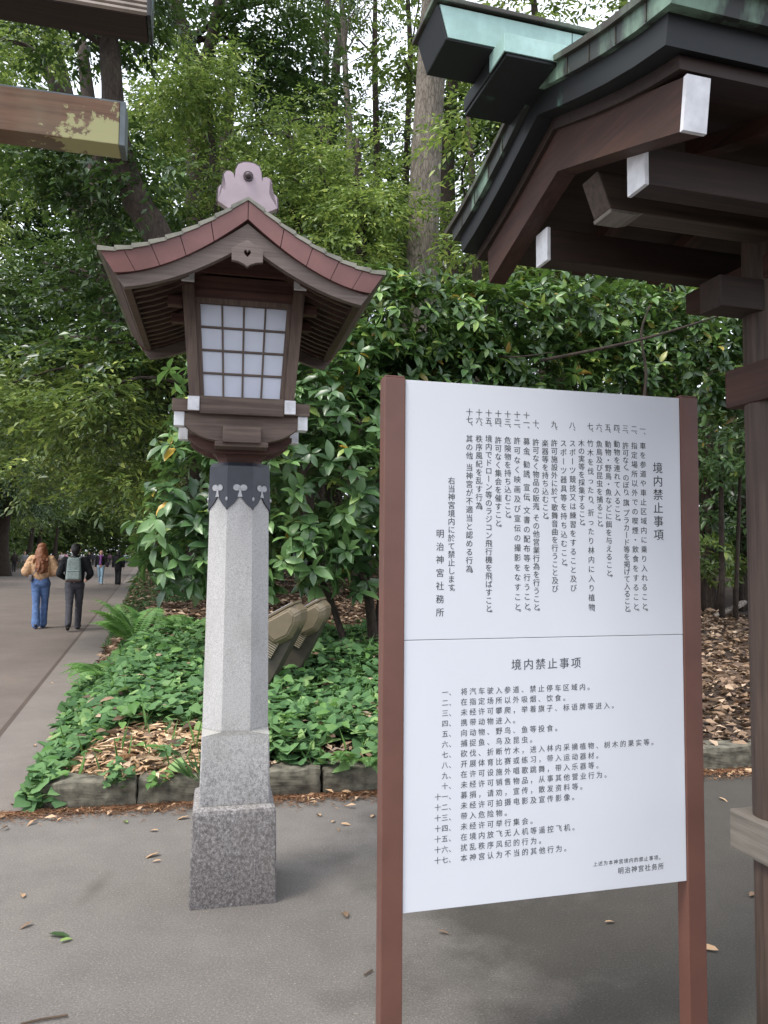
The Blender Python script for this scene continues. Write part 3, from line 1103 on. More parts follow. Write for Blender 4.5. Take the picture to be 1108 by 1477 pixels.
T = Text(); T.col('境内禁止事項', .861, 1.327, 1.108, .040); T.done('upper_title_lettering', 'ink')
T = Text()
JP = [('一', '車を参道や車止区域内に乗り入れること。', 1.397, .857), ('二', '指定場所以外での喫煙・飲食をすること。', 1.396, .857),
      ('三', '許可なく、のぼり、旗、プラカード等を掲げて入ること。', 1.395, .855), ('四', '動物を連れて入ること。', 1.399, 1.146),
      ('五', '動物・野鳥・魚などに餌を与えること。', 1.397, .967), ('六', '魚鳥及び昆虫を捕ること。', 1.396, 1.126),
      ('七', '竹木を伐ったり、折ったり林内に入り植物、', 1.397, .857), ('', '木の実等を採集すること。', 1.396, 1.129),
      ('八', 'スポーツ競技又は練習をすること及び', 1.394, .936), ('', 'スポーツ器具等を持ち込むこと。', 1.393, 1.0),
      ('九', '許可施設外に於て歌舞音曲を行うこと及び', 1.392, .934), ('', '楽器等を持ち込むこと。', 1.39, 1.147),
      ('十', '許可なく物品の販売、その他営業行為を行うこと。', 1.392, .862), ('十一', '募金、勧誘、宣伝、文書の配布等を行うこと。', 1.393, .862),
      ('十二', '許可なく映画及び宣伝の撮影をなすこと。', 1.394, .86), ('十三', '危険物を持ち込むこと。', 1.394, 1.148),
      ('十四', '許可なく集会を催すこと。', 1.393, 1.12), ('十五', '境内でドローン等のラジコン飛行機を飛ばすこと。', 1.396, .859),
      ('十六', '秩序風紀を乱す行為。', 1.394, 1.172), ('十七', '其の他、当神宮が不適当と認める行為。', 1.393, .979)]
for i, (nu, tx, t0, t1) in enumerate(JP):
    s = .8065 - .03168 * i
    T.col(tx, s, t0, t1, .0252)
    z = 1.452
    for ch in reversed(nu):
        T.put(ch, s, z, .0245, True); z += .0235
    if nu: T.put('、', s, 1.430, .0245, True)
T.done('upper_rules_lettering', 'ink')
T = Text(); T.col('右当神宮境内に於て禁止します。', .147, 1.262, .924, .0252); T.col('明治神宮社務所', .111, 1.101, .865, .028)
T.done('upper_signature_lettering', 'ink')
T = Text(); T.row('境内禁止事项', .358, .703, .0404, .037); T.done('lower_title_lettering', 'ink_grey')
T = Text()
CN = ['将汽车驶入参道、禁止停车区域内。', '在指定场所以外吸烟、饮食。', '未经许可攀爬，举着旗子、标语牌等进入。', '携带动物进入。', '向动物、野鸟、鱼等投食。',
      '捕捉鱼、鸟及昆虫。', '砍伐、折断竹木，进入林内采摘植物、树木的果实等。', '开展体育比赛或练习，带入运动器材。', '在许可设施外唱歌跳舞，带入乐器等。',
      '未经许可销售物品，从事其他营业行为。', '募捐，请劝，宣传，散发资料等。', '未经许可拍摄电影及宣传影像。', '带入危险物。', '未经许可举行集会。',
      '在境内放飞无人机等遥控飞机。', '扰乱秩序风纪的行为。', '本神宫认为不当的其他行为。']
NU = ['一', '二', '三', '四', '五', '六', '七', '八', '九', '十', '十一', '十二', '十三', '十四', '十五', '十六', '十七']
for i, (nu, tx) in enumerate(zip(NU, CN)):
    t = .6275 - .03045 * i
    T.row(tx, .188, t, .0281, .0235)
    for j, ch in enumerate(reversed(nu)):
        T.put(ch, .128 - .022 * j, t, .022)
    T.put('、', .15, t, .022)
T.done('lower_rules_lettering', 'ink_grey')
T = Text(); T.row('上述为本神宫境内的禁止事项。', .6206, .083, .0179, .0165); T.row('明治神宫社务所', .709, .055, .0239, .0225)
T.done('lower_signature_lettering', 'ink_grey')

# ------------------------------------------------------------------ copper-roofed shelter at the right
TH = R(16)
vv = np.array([-math.sin(TH), math.cos(TH)]); uu = np.array([math.cos(TH), math.sin(TH)])
so = np.array([.475, 2.0]) + .02 * vv
SH = thing('roofed_notice_shelter', 'dark timber shelter under a gabled roof of green-stained copper', 'shelter', (so[0], so[1], 0), TH)
UE = 2.55
zl = lambda a: 2.757 - .372 * a + .035 * (a / .55) ** 3


def layer(name, mat, u0, span, dz0, dz1, n=10, ext=0):
    bm = nb()
    xs_ = [span * (i / n * 2 - 1) for i in range(n + 1)]
    if 0 not in xs_: xs_ = sorted(xs_ + [0])
    bo = [(x, zl(abs(x)) + dz0) for x in xs_]
    tp = [(x * (1 + ext), zl(abs(x)) + dz1) for x in xs_]
    strip(bm, tp, bo, 0, u0, UE - u0)
    return obj(name, bm, mat, SH)


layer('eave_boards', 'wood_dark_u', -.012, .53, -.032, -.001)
layer('lower_copper_layer', 'copper_dark', -.06, .550, .0, .062, ext=.02)
layer('upper_copper_layer', 'copper_mottle', -.076, .590, .063, .108, ext=.02)
layer('copper_roof_skin', 'copper_lip', -.088, .63, .109, .122, ext=.04)
# seams of the copper sheets on the gable
bm = nb()
for a in (-.51, -.40, -.29, -.19, .19, .29, .40, .51):
    z = zl(abs(a))
    hexa(bm, [(-.0785, a - .002, z + .066), (-.0785, a + .002, z + .066), (-.074, a + .002, z + .066), (-.074, a - .002, z + .066)],
         [(-.0785, a - .002, z + .106), (-.0785, a + .002, z + .106), (-.074, a + .002, z + .106), (-.074, a - .002, z + .106)])
obj('sheet_seams', bm, 'copper_lip', SH)
# ridge: flat lip, long box; mint front, other faces dark partly as painted shade
bm = nb(); box(bm, -.216, UE + .2, -.136, .140, 2.806, 2.816, .002); obj('ridge_lip_board', bm, 'copper_dark', SH)
bm = nb(); box(bm, -.22, UE + .2, -.136, .141, 2.817, 2.860, .004); obj('ridge_lip', bm, 'copper_dark', SH)
bm = nb(); box(bm, -.223, UE + .2, -.141, -.137, 2.814, 2.861, .001); box(bm, -.2245, -.221, -.141, -.05, 2.814, 2.861, .001); obj('ridge_lip_sheet', bm, 'copper_green', SH)
bm = nb()
hexa(bm, [(-.355, -.075, 2.861), (UE + .33, -.075, 2.861), (UE + .33, .075, 2.861), (-.355, .075, 2.861)],
     [(-.382, -.078, 2.95), (UE + .36, -.078, 2.95), (UE + .36, .078, 2.95), (-.382, .078, 2.95)], .003)
obj('ridge_box', bm, 'copper_dark', SH)
bm = nb()
for a, b in ((-.374, .0), (.003, .55), (.553, 1.1), (1.103, 1.8), (1.803, 2.5)):
    lo_a = a + .024 if a < 0 else a
    hexa(bm, [(lo_a, -.0785, 2.866), (b, -.0785, 2.866), (b, -.074, 2.866), (lo_a, -.074, 2.866)],
         [(a, -.0815, 2.946), (b, -.0815, 2.946), (b, -.077, 2.946), (a, -.077, 2.946)])
obj('ridge_side_sheet', bm, 'copper_green', SH)
bm = nb(); box(bm, -.392, UE + .37, -.092, .092, 2.951, 2.964, .003); obj('ridge_top', bm, 'copper_lip', SH)
# barge boards with white lower ends
wt = lambda a: 2.727 - .345 * a
for s, xe in ((-1, .53), (1, .47)):
    bm = nb()
    wb = lambda x: 2.608 - .325 * x
    xs_ = [xe * i / 10 for i in range(11)]
    strip(bm, [(s * x, wt(x)) for x in xs_], [(s * x * (1 - .03 * x / xe), wb(x)) for x in xs_], 0, .0, .056)
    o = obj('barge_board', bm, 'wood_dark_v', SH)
    if s > 0: continue
    bm = nb()
    zt, zb = wt(xe), wb(xe)
    hexa(bm, [(-.001, s * xe * .968, zb - .001), (.057, s * xe * .968, zb - .001), (.057, s * (xe * .97 + .009), zb - .001), (-.001, s * (xe * .97 + .009), zb - .001)],
         [(-.001, s * xe * .996, zt + .001), (.057, s * xe * .996, zt + .001), (.057, s * (xe + .009), zt + .001), (-.001, s * (xe + .009), zt + .001)])
    obj('white_end', bm, 'white_paint', SH)
for v0 in (-.276, .20):
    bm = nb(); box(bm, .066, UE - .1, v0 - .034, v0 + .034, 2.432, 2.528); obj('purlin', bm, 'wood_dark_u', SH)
    bm = nb(); box(bm, .056, .068, v0 - .0355, v0 + .0355, 2.430, 2.530, .002); obj('white_end', bm, 'white_paint', SH)
bm = nb()
hexa(bm, [(.10, -.10, 2.472), (UE - .1, -.10, 2.472), (UE - .1, -.02, 2.472), (.10, -.02, 2.472)],
     [(.062, -.10, 2.57), (UE - .1, -.10, 2.57), (UE - .1, -.02, 2.57), (.062, -.02, 2.57)], .005)
obj('carved_purlin_nose', bm, 'wood_pale_dark', SH)
bm = nb()
hexa(bm, [(.102, -.102, 2.463), (.17, -.102, 2.463), (.17, -.018, 2.463), (.102, -.018, 2.463)], [(.099, -.102, 2.4712), (.2, -.102, 2.4712), (.2, -.018, 2.4712), (.099, -.018, 2.4712)])
obj('pale_underside', bm, 'wood_pale', SH)
# rafters under the roof
bm = nb()
for i in range(8):
    u0 = .32 + .3 * i
    for s in (-1, 1):
        xs_ = [.12, .25, .48]
        strip(bm, [(s * x, zl(x) - .034) for x in xs_], [(s * x, zl(x) - .075) for x in xs_], 0, u0, u0 + .05)
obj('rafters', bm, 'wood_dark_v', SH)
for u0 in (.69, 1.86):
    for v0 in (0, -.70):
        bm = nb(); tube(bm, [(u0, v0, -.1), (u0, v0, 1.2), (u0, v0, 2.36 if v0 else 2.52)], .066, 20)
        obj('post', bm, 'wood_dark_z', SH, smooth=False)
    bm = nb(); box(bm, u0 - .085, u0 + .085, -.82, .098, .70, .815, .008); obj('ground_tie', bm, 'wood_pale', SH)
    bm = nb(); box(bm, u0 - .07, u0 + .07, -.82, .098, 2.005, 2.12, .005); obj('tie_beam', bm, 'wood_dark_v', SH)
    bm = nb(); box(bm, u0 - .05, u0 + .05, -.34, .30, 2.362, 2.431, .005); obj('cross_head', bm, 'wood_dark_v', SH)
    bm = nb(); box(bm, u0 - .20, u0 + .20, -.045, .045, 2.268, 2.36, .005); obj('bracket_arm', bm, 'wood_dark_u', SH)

# ------------------------------------------------------------------ timber frame reaching in from the left
TB = R(14)
pe = P(176, 182, 2.3)
ub = np.array([math.cos(TB), math.sin(TB)])
fb = pe[:2] - ub * 1.05
FR = thing('timber_frame', 'weathered timber frame whose lichen-spotted crossbeam juts in above the path', 'frame', (fb[0], fb[1], 0), TB)
zt, zb = P(176, 148, 2.3)[2], P(176, 209, 2.3)[2]
bm = nb(); box(bm, -1.2, -.008, -.0, .09, (zb - zt) / 2, (zt - zb) / 2, .003)
o = obj('crossbeam', bm, 'wood_lichen', FR, (1.05, 0, (zt + zb) / 2))
bm = nb(); box(bm, 1.043, 1.060, -.003, .093, zb - .003, zt + .003, .002); obj('metal_end_cap', bm, 'grey_cap', FR)
bm = nb(); box(bm, -.3, 1.058, .004, .054, zt + .001, zt + .006, 0); obj('metal_capping', bm, 'grey_cap', FR)
q = P(211, 25, 2.2)
zq = q[2]
xe = float((q[:2] - fb) @ ub); ve = float((q[:2] - fb) @ np.array([-ub[1], ub[0]]))
bm = nb(); box(bm, -.5, xe, ve, ve + .125, zq, zq + .13, .004); obj('eave_beam', bm, 'wood_dark_u', FR)
bm = nb()
for i in range(9):
    z0 = zq + .003 + i * .016
    prism(bm, [(ve - .002, z0), (ve - .012, z0 + .004), (ve - .012, z0 + .011), (ve - .002, z0 + .0155)], 0, -.5, xe + .002)
obj('ribbed_fascia', bm, 'grey_ribbed' if 'grey_ribbed' in M else plain('grey_ribbed', lin(150, 138, 128), .6, .15, 12, .1), FR)
bm = nb(); box(bm, xe + .002, xe + .014, ve - .013, ve + .127, zq - .002, zq + .16, .002); obj('fascia_end', bm, 'copper_dark', FR)
bm = nb(); tube(bm, [(-.1, .03, -.1), (-.1, .03, 3.1)], .075, 18); obj('post', bm, 'wood_dark_z', FR)

# ------------------------------------------------------------------ two hooded floodlights in the ivy
def floodlight(px, py, Y, label, yaw, sc=1):
    b = P(px, py, Y)
    t = thing('floodlight', label, 'floodlight', tuple(b), R(yaw), 'hooded floodlights in the ivy')
    t.scale = (sc, sc, sc)
    hull = [(-.013, .57), (.25, .715), (.305, .655), (.312, .60), (.295, .51), (.224, .365), (-.10, -.28), (-.285, -.28), (-.05, .40)]
    bm = nb(); prism(bm, hull[3:], 1, -.13, .13)
    bmesh.ops.bevel(bm, geom=bm.edges[:], offset=.012, segments=2, affect='EDGES')
    obj('ballast_housing', bm, 'floodlight_dark', t)
    # lamp head: swells from the bezel, its near and far sides slope back like a hip
    head = [(-.012, .565), (.247, .708), (.318, .64), (.312, .545), (.235, .40), (.08, .325), (-.045, .43)]
    cx_, cz_ = .13, .53
    bm = nb()
    ring = lambda k, y: [bm.verts.new((cx_ + (x - cx_) * k, y, cz_ + (z - cz_) * k)) for x, z in head]
    rs = [ring(.72, -.205), ring(1.0, -.15), ring(1.02, 0), ring(1.0, .15), ring(.72, .205)]
    for A_, B_ in zip(rs, rs[1:]):
        for i in range(len(head)):
            bm.faces.new((A_[i], A_[(i + 1) % len(head)], B_[(i + 1) % len(head)], B_[i]))
    bm.faces.new(rs[0][::-1]); bm.faces.new(rs[-1])
    bmesh.ops.recalc_face_normals(bm, faces=bm.faces)
    bmesh.ops.bevel(bm, geom=bm.edges[:], offset=.012, segments=3, affect='EDGES')
    obj('lamp_head', bm, 'floodlight', t)
    bm = nb()
    d_ = Vector((.259, 0, .143)).normalized(); n_ = Vector((-d_.z, 0, d_.x))
    A0 = Vector((-.012, 0, .565))
    def slab(l0, l1, h0, h1, y0, y1):
        f = lambda l, h, y: tuple(A0 + d_ * l + n_ * h + Vector((0, y, 0)))
        hexa(bm, [f(l0, h0, y0), f(l1, h0, y0), f(l1, h0, y1), f(l0, h0, y1)], [f(l0, h1, y0), f(l1, h1, y0), f(l1, h1, y1), f(l0, h1, y1)], .003)
    slab(-.012, .308, -.004, .018, -.178, .178)
    obj('bezel', bm, 'floodlight', t)
    bm = nb(); slab(.01, .286, .0185, .022, -.15, .15); obj('lens', bm, 'glass_frost', t)
    # vent with slats on the near side
    bm = nb()
    rot = Matrix.Translation((.02, -.132, .33)) @ Matrix.Rotation(R(30), 4, 'Y')
    box(bm, -.085, .085, -.03, .02, -.085, .085, .006)
    bmesh.ops.transform(bm, matrix=rot, verts=bm.verts)
    obj('vent_box', bm, 'floodlight_dark', t)
    bm = nb()
    for i in range(8):
        z = -.07 + i * .0195
        box(bm, -.078, .078, -.040, -.028, z, z + .009, .001)
    bmesh.ops.transform(bm, matrix=rot, verts=bm.verts)
    obj('vent_louvres', bm, 'louvre', t)
    bm = nb(); q, r = smooth_path([(-.12, .05, -.02), (-.2, .0, .06), (-.32, -.05, .03), (-.45, .0, -.1)], [.011] * 4, 4); tube(bm, q, r, 6); obj('cable', bm, 'dark_inside', t)
    return t


floodlight(388, 983, 6.9, 'hooded beige floodlight nearest the stone pillar, partly hidden by it', -6, 1.0)
floodlight(429, 965, 7.4, 'smaller-looking beige floodlight behind the first, clear of the pillar', -6, .95)

# ------------------------------------------------------------------ low planting in the bed
_A = np.linalg.inv(np.column_stack([KU, PW]))


def gz(x, y):
    """ground height at a place"""
    e, d = _A @ (np.array([x, y]) - K0)
    if d < 0: return 0.0
    if e >= 0: return float(bed_h(d, e))
    if e < -PWID: return float(lbank(d, -PWID - e))
    return 0.0


def up(n, tilt=.35, bias=(0, -.25, 0)):
    return nrm(np.array([0, 0, 1.]) + np.array(bias) + rng.normal(size=(n, 3)) * tilt)


def flatdir(n):
    a = rng.random(n) * 6.2832
    return np.column_stack([np.cos(a), np.sin(a), rng.normal(size=n) * .15])


N = 24000
e = rng.uniform(-.06, 5.2, N); d = rng.uniform(.02, 5.6, N) ** 1.0
# thins out towards the back, to the right and where the pale leaves lie
gap = np.sin(e * 2.3 + d * 1.1) * np.sin(d * 2.9 - e * 1.2)
keep = (d < 4.6 + .6 * np.sin(e * 2) ) & (gap < .90) & (rng.random(N) < np.clip(1.3 - .15 * e - .05 * d, .2, 1))
keep &= ~((d < .14) & (e > .08) & (rng.random(N) < .8))
keep &= ~((e > .16) & (e < 1.20) & (d > .06) & (d < 1.05 - .5 * np.abs(e - .6)) & (rng.random(N) < .95)) & (e < 3.9 + .4 * np.sin(d * 3))
e, d = e[keep], d[keep]; N = len(e)
p = on_bed(e, d); p[:, 2] += .03 + .13 * rng.random(N) ** 1.3 * np.clip(d * 3 + .3, 0, 1)
L = jl(N, .086, .28)
iv = leaf_object('ivy_ground_cover', p, flatdir(N), up(N, .27), L, L * 1.25, 'leaf_ivy', 2)
tag(iv, kind='stuff')

N = 48000
e = rng.uniform(.05, 9.5, N); d = np.concatenate([rng.uniform(.12, 9, N * 2 // 3), rng.uniform(3, 26, N - N * 2 // 3)])
e[N * 2 // 3:] = rng.uniform(.05, 6, N - N * 2 // 3)
p = on_bed(e, d); p[:, 2] += .006 + .035 * rng.random(N)
L = jl(N, .10, .3)
tag(leaf_object('leaf_litter', p, flatdir(N), up(N, .5, (0, 0, 0)), L, L * .46, 'leaf_dry', 0), kind='stuff')
N = 1100
e = rng.uniform(.1, 1.3, N); d = .05 + .95 * rng.random(N)
p = on_bed(e, d); p[:, 2] += .01 + .05 * rng.random(N)
L = jl(N, .105, .3)
tag(leaf_object('pale_leaf_litter', p, flatdir(N), up(N, .5, (0, 0, 0)), L, L * .22, 'leaf_straw', 0), kind='stuff')
# dead leaves blown along the kerb foot
N = 130
e = rng.uniform(-.3, 6, N); d = -.03 - np.abs(rng.normal(0, .10, N))
p = np.column_stack([K0[None] + KU[None] * e[:, None] + np.array([-KU[1], KU[0]])[None] * d[:, None], .012 + .02 * rng.random(N)])
L = jl(N, .06, .3)
tag(leaf_object('kerb_leaf_litter', p, flatdir(N), up(N, .35, (0, 0, 0)), L, L * .36, 'leaf_pale', 0), kind='stuff')
# short grass on the bank farther along the path
N = 16000
e = rng.uniform(.0, 1.8, N); d = 8 + 50 * rng.random(N) ** 1.6
p = on_bed(e, d)
L = jl(N, .085, .4)
tag(leaf_object('bank_grass', p, nrm(flatdir(N) * .5 + [0, 0, 1]), flatdir(N), L, L * .16, 'leaf_ivy', 0), kind='stuff')


N = 420
e = rng.uniform(0, 3.9, N); d = rng.uniform(.1, 4.8, N)
p = on_bed(e, d); p[:, 2] += .10 + .06 * rng.random(N)
L = jl(N, .075, .35)
tag(leaf_object('dry_leaves_on_ivy', p, flatdir(N), up(N, .4), L, L * .4, 'leaf_dry', 1), kind='stuff')
N = 420
e = rng.uniform(0, 3.8, N); d = .1 + 4.5 * rng.random(N)
p = on_bed(e, d); p[:, 2] += .13 + .09 * rng.random(N)
L = jl(N, .10, .3)
tag(leaf_object('seedlings_in_ivy', p, flatdir(N), up(N, .35), L, L * .5, 'leaf_fern', 1), kind='stuff')
N = 900
e = rng.uniform(0, 3.9, N); d = .05 + 4.6 * rng.random(N)
p = on_bed(e, d)
L = jl(N, .2, .3)
tag(leaf_object('grass_blades_in_ivy', p, nrm(flatdir(N) * .45 + [0, 0, 1]), flatdir(N), L, L * .05, 'leaf_fern', 0), kind='stuff')


def fern(base, label, nf, size, az0=0, spread=6.28, group='ferns', rise=.75):
    t = thing('fern', label, 'fern', tuple(base), 0, group)
    PS_, DR, NN, LL = [], [], [], []
    bm = nb()
    for i in range(nf):
        az = az0 + spread * (i + .5) / nf + rng.normal() * .15
        el = rise + rng.normal() * .15
        h = np.array([math.cos(az), math.sin(az), 0])
        ln = size * rng.uniform(.75, 1.1)
        n = 22
        prev = np.zeros(3); pts = [tuple(prev)]
        for j in range(n):
            a = el - 1.35 * (j / n) ** 1.3
            dv = h * math.cos(a) + np.array([0, 0, math.sin(a)])
            prev = prev + dv * ln / n; pts.append(tuple(prev))
            if j < 3: continue
            side = np.cross(dv, [0, 0, 1.]); side /= np.linalg.norm(side) + 1e-9
            w_ = ln * .30 * math.sin(math.pi * min(1, ((j - 2) / (n - 2)) ** .62) * .98 + .03)
            for sg in (-1, 1):
                PS_.append(prev.copy()); DR.append(side * sg + dv * .35 + np.array([0, 0, -.12])); NN.append(np.cross(side, dv) * 1.0 + rng.normal(size=3) * .1); LL.append(max(w_, .015))
        tube(bm, pts[::3], [.004 * size * (1 - k / len(pts[::3])) + .001 for k in range(len(pts[::3]))], 5)
    obj('stalks', bm, 'leaf_fern', t)
    LL = np.array(LL)
    leaf_object('fronds', np.array(PS_), np.array(DR), np.array(NN), LL, np.maximum(LL * .22, .012), 'leaf_fern', 0, t)
    return t


def bedp(e, d):
    return on_bed([e], [d])[0]


fern(bedp(.52, 4.6), 'tall bright fern standing at the back edge of the ivy by the path', 9, .80, .6, 3.6, rise=1.15)
fern(bedp(.30, 3.5), 'fern with one long frond reaching out over the path edge', 5, .72, 1.9, 2.6)
fern(bedp(1.12, 4.3), 'fern behind the ivy just right of the tall bright fern', 6, .55, .3, 4, rise=1.05)
fern(bedp(1.95, .10) + [0, -.02, .02], 'small fern hanging over the kerb left of the brown sign post', 3, .30, 4.2, .9)
fern(bedp(2.08, .12) + [.02, -.02, .02], 'small fern hanging over the kerb touching the brown sign post', 3, .28, 4.3, .9)


def weed(e, d, label, n, h, mat, Lf, W, style, cat='plant', name='weed'):
    b = bedp(e, d)
    t = thing(name, label, cat, tuple(b))
    a = rng.random(n) * 6.28; r = rng.random(n) ** .7 * h * .7
    p = np.column_stack([np.cos(a) * r, np.sin(a) * r, h * rng.random(n) * (1 - r / h * .6)])
    L = jl(n, Lf, .25)
    if style == 0:
        p[:, 2] *= .2
        dd = nrm(np.column_stack([np.cos(a), np.sin(a), np.ones(n) * 1.2]) + rng.normal(size=(n, 3)) * .3)
        leaf_object('blades', p, dd, flatdir(n), L, L * W, mat, 0, t)
    else:
        leaf_object('leaves', p, flatdir(n), up(n, .35), L, L * W, mat, style, t)
    bm = nb()
    for k in range(0, n, 3):
        tube(bm, [(0, 0, -.02), (p[k, 0] * .6, p[k, 1] * .6, p[k, 2] * .6), tuple(p[k])], [.003, .0025, .0015], 4)
    obj('stems', bm, 'leaf_ivy', t)


weed(.05, .12, 'leafy weed with broad leaves at the left corner of the kerb', 26, .22, 'leaf_ivy', .085, 1.0, 2)
weed(.48, .02, 'trailing weed spilling over the kerb below the pale dead leaves', 40, .16, 'leaf_ivy', .06, .9, 2)
weed(1.02, .03, 'tuft of grass on the kerb just left of the stone pillar', 60, .16, 'leaf_ivy', .17, .07, 0, 'grass tuft', 'grass_tuft')
weed(.72, -.02, 'small pale weed growing at the foot of the kerb', 16, .10, 'leaf_fern', .06, .5, 1)

# leaves and twigs lying about on the pavement
LEAVES = [(220, 1234, .09, 'leaf_pale', 'long tan leaf on the pavement left of the lantern base'), (226, 1242, .045, 'leaf_pale', 'small tan leaf just below the long tan leaf on the pavement'),
          (264, 1180, .08, 'leaf_pale', 'tan leaf on the pavement touching the left of the lantern base'), (222, 1198, .05, 'leaf_pale', 'tan leaf lying between the kerb weed and the long tan leaf'),
          (181, 1185, .07, 'leaf_green_fallen', 'green leaf on the pavement near the kerb'), (33, 1291, .07, 'leaf_pale', 'slim tan leaf alone on the far left pavement'),
          (96, 1356, .055, 'leaf_green_fallen', 'green leaf beside the dark curled leaf'), (87, 1349, .10, 'leaf_dark', 'dark curled leaf on the bare pavement at the lower left'),
          (498, 1318, .085, 'leaf_dry', 'reddish tan leaf on the pavement beside the brown sign post'), (481, 1185, .05, 'leaf_pale', 'leftmost of three small leaves near the kerb right of the lantern'),
          (499, 1189, .06, 'leaf_pale', 'pale upright-pointing leaf of the three near the kerb'), (488, 1197, .045, 'leaf_dry', 'brown leaf nearest us of the three near the kerb'),
          (460, 1175, .07, 'leaf_pale', 'tan leaf by the needle strip right of the lantern'), (538, 1177, .07, 'leaf_pale', 'tan leaf near the kerb touching the brown sign post'),
          (38, 1335, .06, 'leaf_dry', 'thin brown leaf above the dark curled leaf'), (1021, 1368, .08, 'leaf_pale', 'tan leaf on the dark pavement right of the notice board'),
          (1088, 1290, .09, 'leaf_dry', 'brown leaf under the pale timber tie of the shelter'), (1043, 1153, .08, 'leaf_pale', 'slim pale leaf on the pavement above the pale timber tie'),
          (150, 1060 + 110, .05, 'leaf_pale', 'tan leaf at the pavement edge of the needle strip'), (50, 1075, .07, 'leaf_pale', 'pale leaf on the path beside the ivy'), (75, 985, .06, 'leaf_pale', 'pale leaf on the path seam'),
          (20, 1160, .08, 'leaf_dry', 'brown leaf where the path meets the pavement'), (640, 1345, .05, 'leaf_dry', 'small brown leaf under the notice board'), (880, 1330, .05, 'leaf_pale', 'small tan leaf under the right half of the notice board')]
for px, py, L, mt, lb in LEAVES:
    r_ = ray(px, py); t_ = (.006 - CAM_H) / r_[2]; b = np.array([0, 0, CAM_H]) + r_ * t_
    a = random.random() * 6.28
    k = 5
    o = leaf_object('fallen_leaf', np.array([[-.5 * L * math.cos(a), -.5 * L * math.sin(a), .004]]), np.array([[math.cos(a), math.sin(a), .02]]),
                    np.array([[random.uniform(-.3, .3), random.uniform(-.3, .3), 1]]), L, L * random.uniform(.3, .45), mt, 1)
    o.location = tuple(b)
    tag(o, lb, 'leaf', 'leaves lying on the pavement')
for pts, lb in (([(30, 1477), (60, 1470), (98, 1464)], 'thin dark twig on the pavement at the lower left corner'), ([(526, 1406), (537, 1399)], 'tiny dark twig beside the foot of the sign post')):
    W_ = []
    for px, py in pts:
        r_ = ray(px, py); t_ = (.008 - CAM_H) / r_[2]; W_.append(tuple(np.array([0, 0, CAM_H]) + r_ * t_))
    bm = nb(); tube(bm, [Vector(w__) - Vector(W_[0]) for w__ in W_], .004, 6)
    tag(obj('twig', bm, 'twig', None, W_[0]), lb, 'twig')
bp = bedp(5.2, 7.2)
bm = nb()
pp_, rr_ = smooth_path([(0, 0, .05), (.25, .08, .13), (.5, .2, .22), (.62, .3, .25)], [.035, .045, .05, .03])
tube(bm, pp_, rr_, 8, .08)
tag(obj('fallen_branch', bm, 'bark_grey', None, (*P(1030, 888, 11.5)[:2], gz(*P(1030, 888, 11.5)[:2]))), 'pale broken branch lying on the brown leaf litter', 'branch')

# ------------------------------------------------------------------ trees, shrub, hedge
LEAFSZ = {}


def count(Rad, L, W, cover):
    Rad = np.array(Rad) * np.ones(3)
    return int(cover * math.pi * Rad[0] * Rad[2] / (L * W * .5))


def trunk_mesh(pts, rad, base, n=12, limbs=(), jit=.05):
    bm = nb()
    q, r = smooth_path(pts, rad, 4)
    tube(bm, [Vector(p) - Vector(base) for p in q], r, n, jit)
    for l in limbs:
        q2, r2 = smooth_path(l[0], l[1], 4)
        tube(bm, [Vector(p) - Vector(base) for p in q2], r2, 7, .08)
    return bm


def tree(label, pts, rad, clumps, mat, L=.13, W=.055, k=9, tw=.5, cover=2.2, bark='bark_dark', group=None, name='tree', flat=.22, nlimb=5, style=0, droop=.18, extra=()):
    """pts: trunk from the foot up; clumps: (centre, radii)"""
    base = pts[0]
    t = thing(name, label, 'tree', tuple(base), 0, group)
    pts = [np.array(p, float) for p in pts]
    pts[0] = pts[0] - [0, 0, .3]
    limbs = []
    cl = [c for c in clumps]
    for c, Rd in cl[::max(1, len(cl) // max(nlimb, 1))][:nlimb] if nlimb else []:
        c = np.array(c)
        cand = [p for p in pts[1:] if p[2] < c[2] + .5] or [pts[1]]
        s = min(cand, key=lambda p: np.linalg.norm(p - c))
        m = (s + c) / 2 + np.array([rng.normal() * .15, rng.normal() * .15, .12 * np.linalg.norm(c - s)])
        r0 = .28 * rad[min(len(rad) - 1, 1)]
        limbs.append(([s, m, c], [r0, r0 * .7, r0 * .25]))
    limbs += list(extra)
    obj('trunk', trunk_mesh(pts, rad, base, 14, limbs), bark, t, smooth=True)
    A, B, C_, S = [], [], [], []
    for c, Rd in clumps:
        n = count(Rd, L, W, cover)
        if n < k: continue
        a, b, c2 = sprays(np.array(c) - base, Rd, max(3, n // k), k, tw, flat, droop)
        A.append(a); B.append(b); C_.append(c2)
    A = np.concatenate(A); B = np.concatenate(B); C_ = np.concatenate(C_)
    LL = jl(len(A), L, .25)
    leaf_object('crown', A, B, C_, LL, LL * (W / L), mat, style, t)
    return t


def boxes(bs, r, flat=.6, dens=1.0):
    """clumps filling picture-sized boxes x0,x1,y0,y1 at a depth range"""
    out = []
    for (x0, x1, y0, y1, Y0, Y1) in bs:
        Ym = (Y0 + Y1) / 2
        s = Ym / F_PX
        n = max(1, int(dens * (x1 - x0) * s * (y1 - y0) * s / (r * r * flat * 2.2)))
        for i in range(n):
            rr = r * rng.uniform(.7, 1.25)
            out.append((P(rng.uniform(x0, x1), rng.uniform(y0, y1), rng.uniform(Y0, Y1)), (rr, rr, rr * flat)))
    return out


def foot(px, Y):
    p = P(px, 800, Y)
    return np.array([p[0], p[1], gz(p[0], p[1])])


def trunk_px(px0, pts, Y):
    return [foot(px0, Y)] + [P(x, y, Y + (z if z else 0)) for x, y, z in pts]


FG = 'trees of the wood behind the lantern'
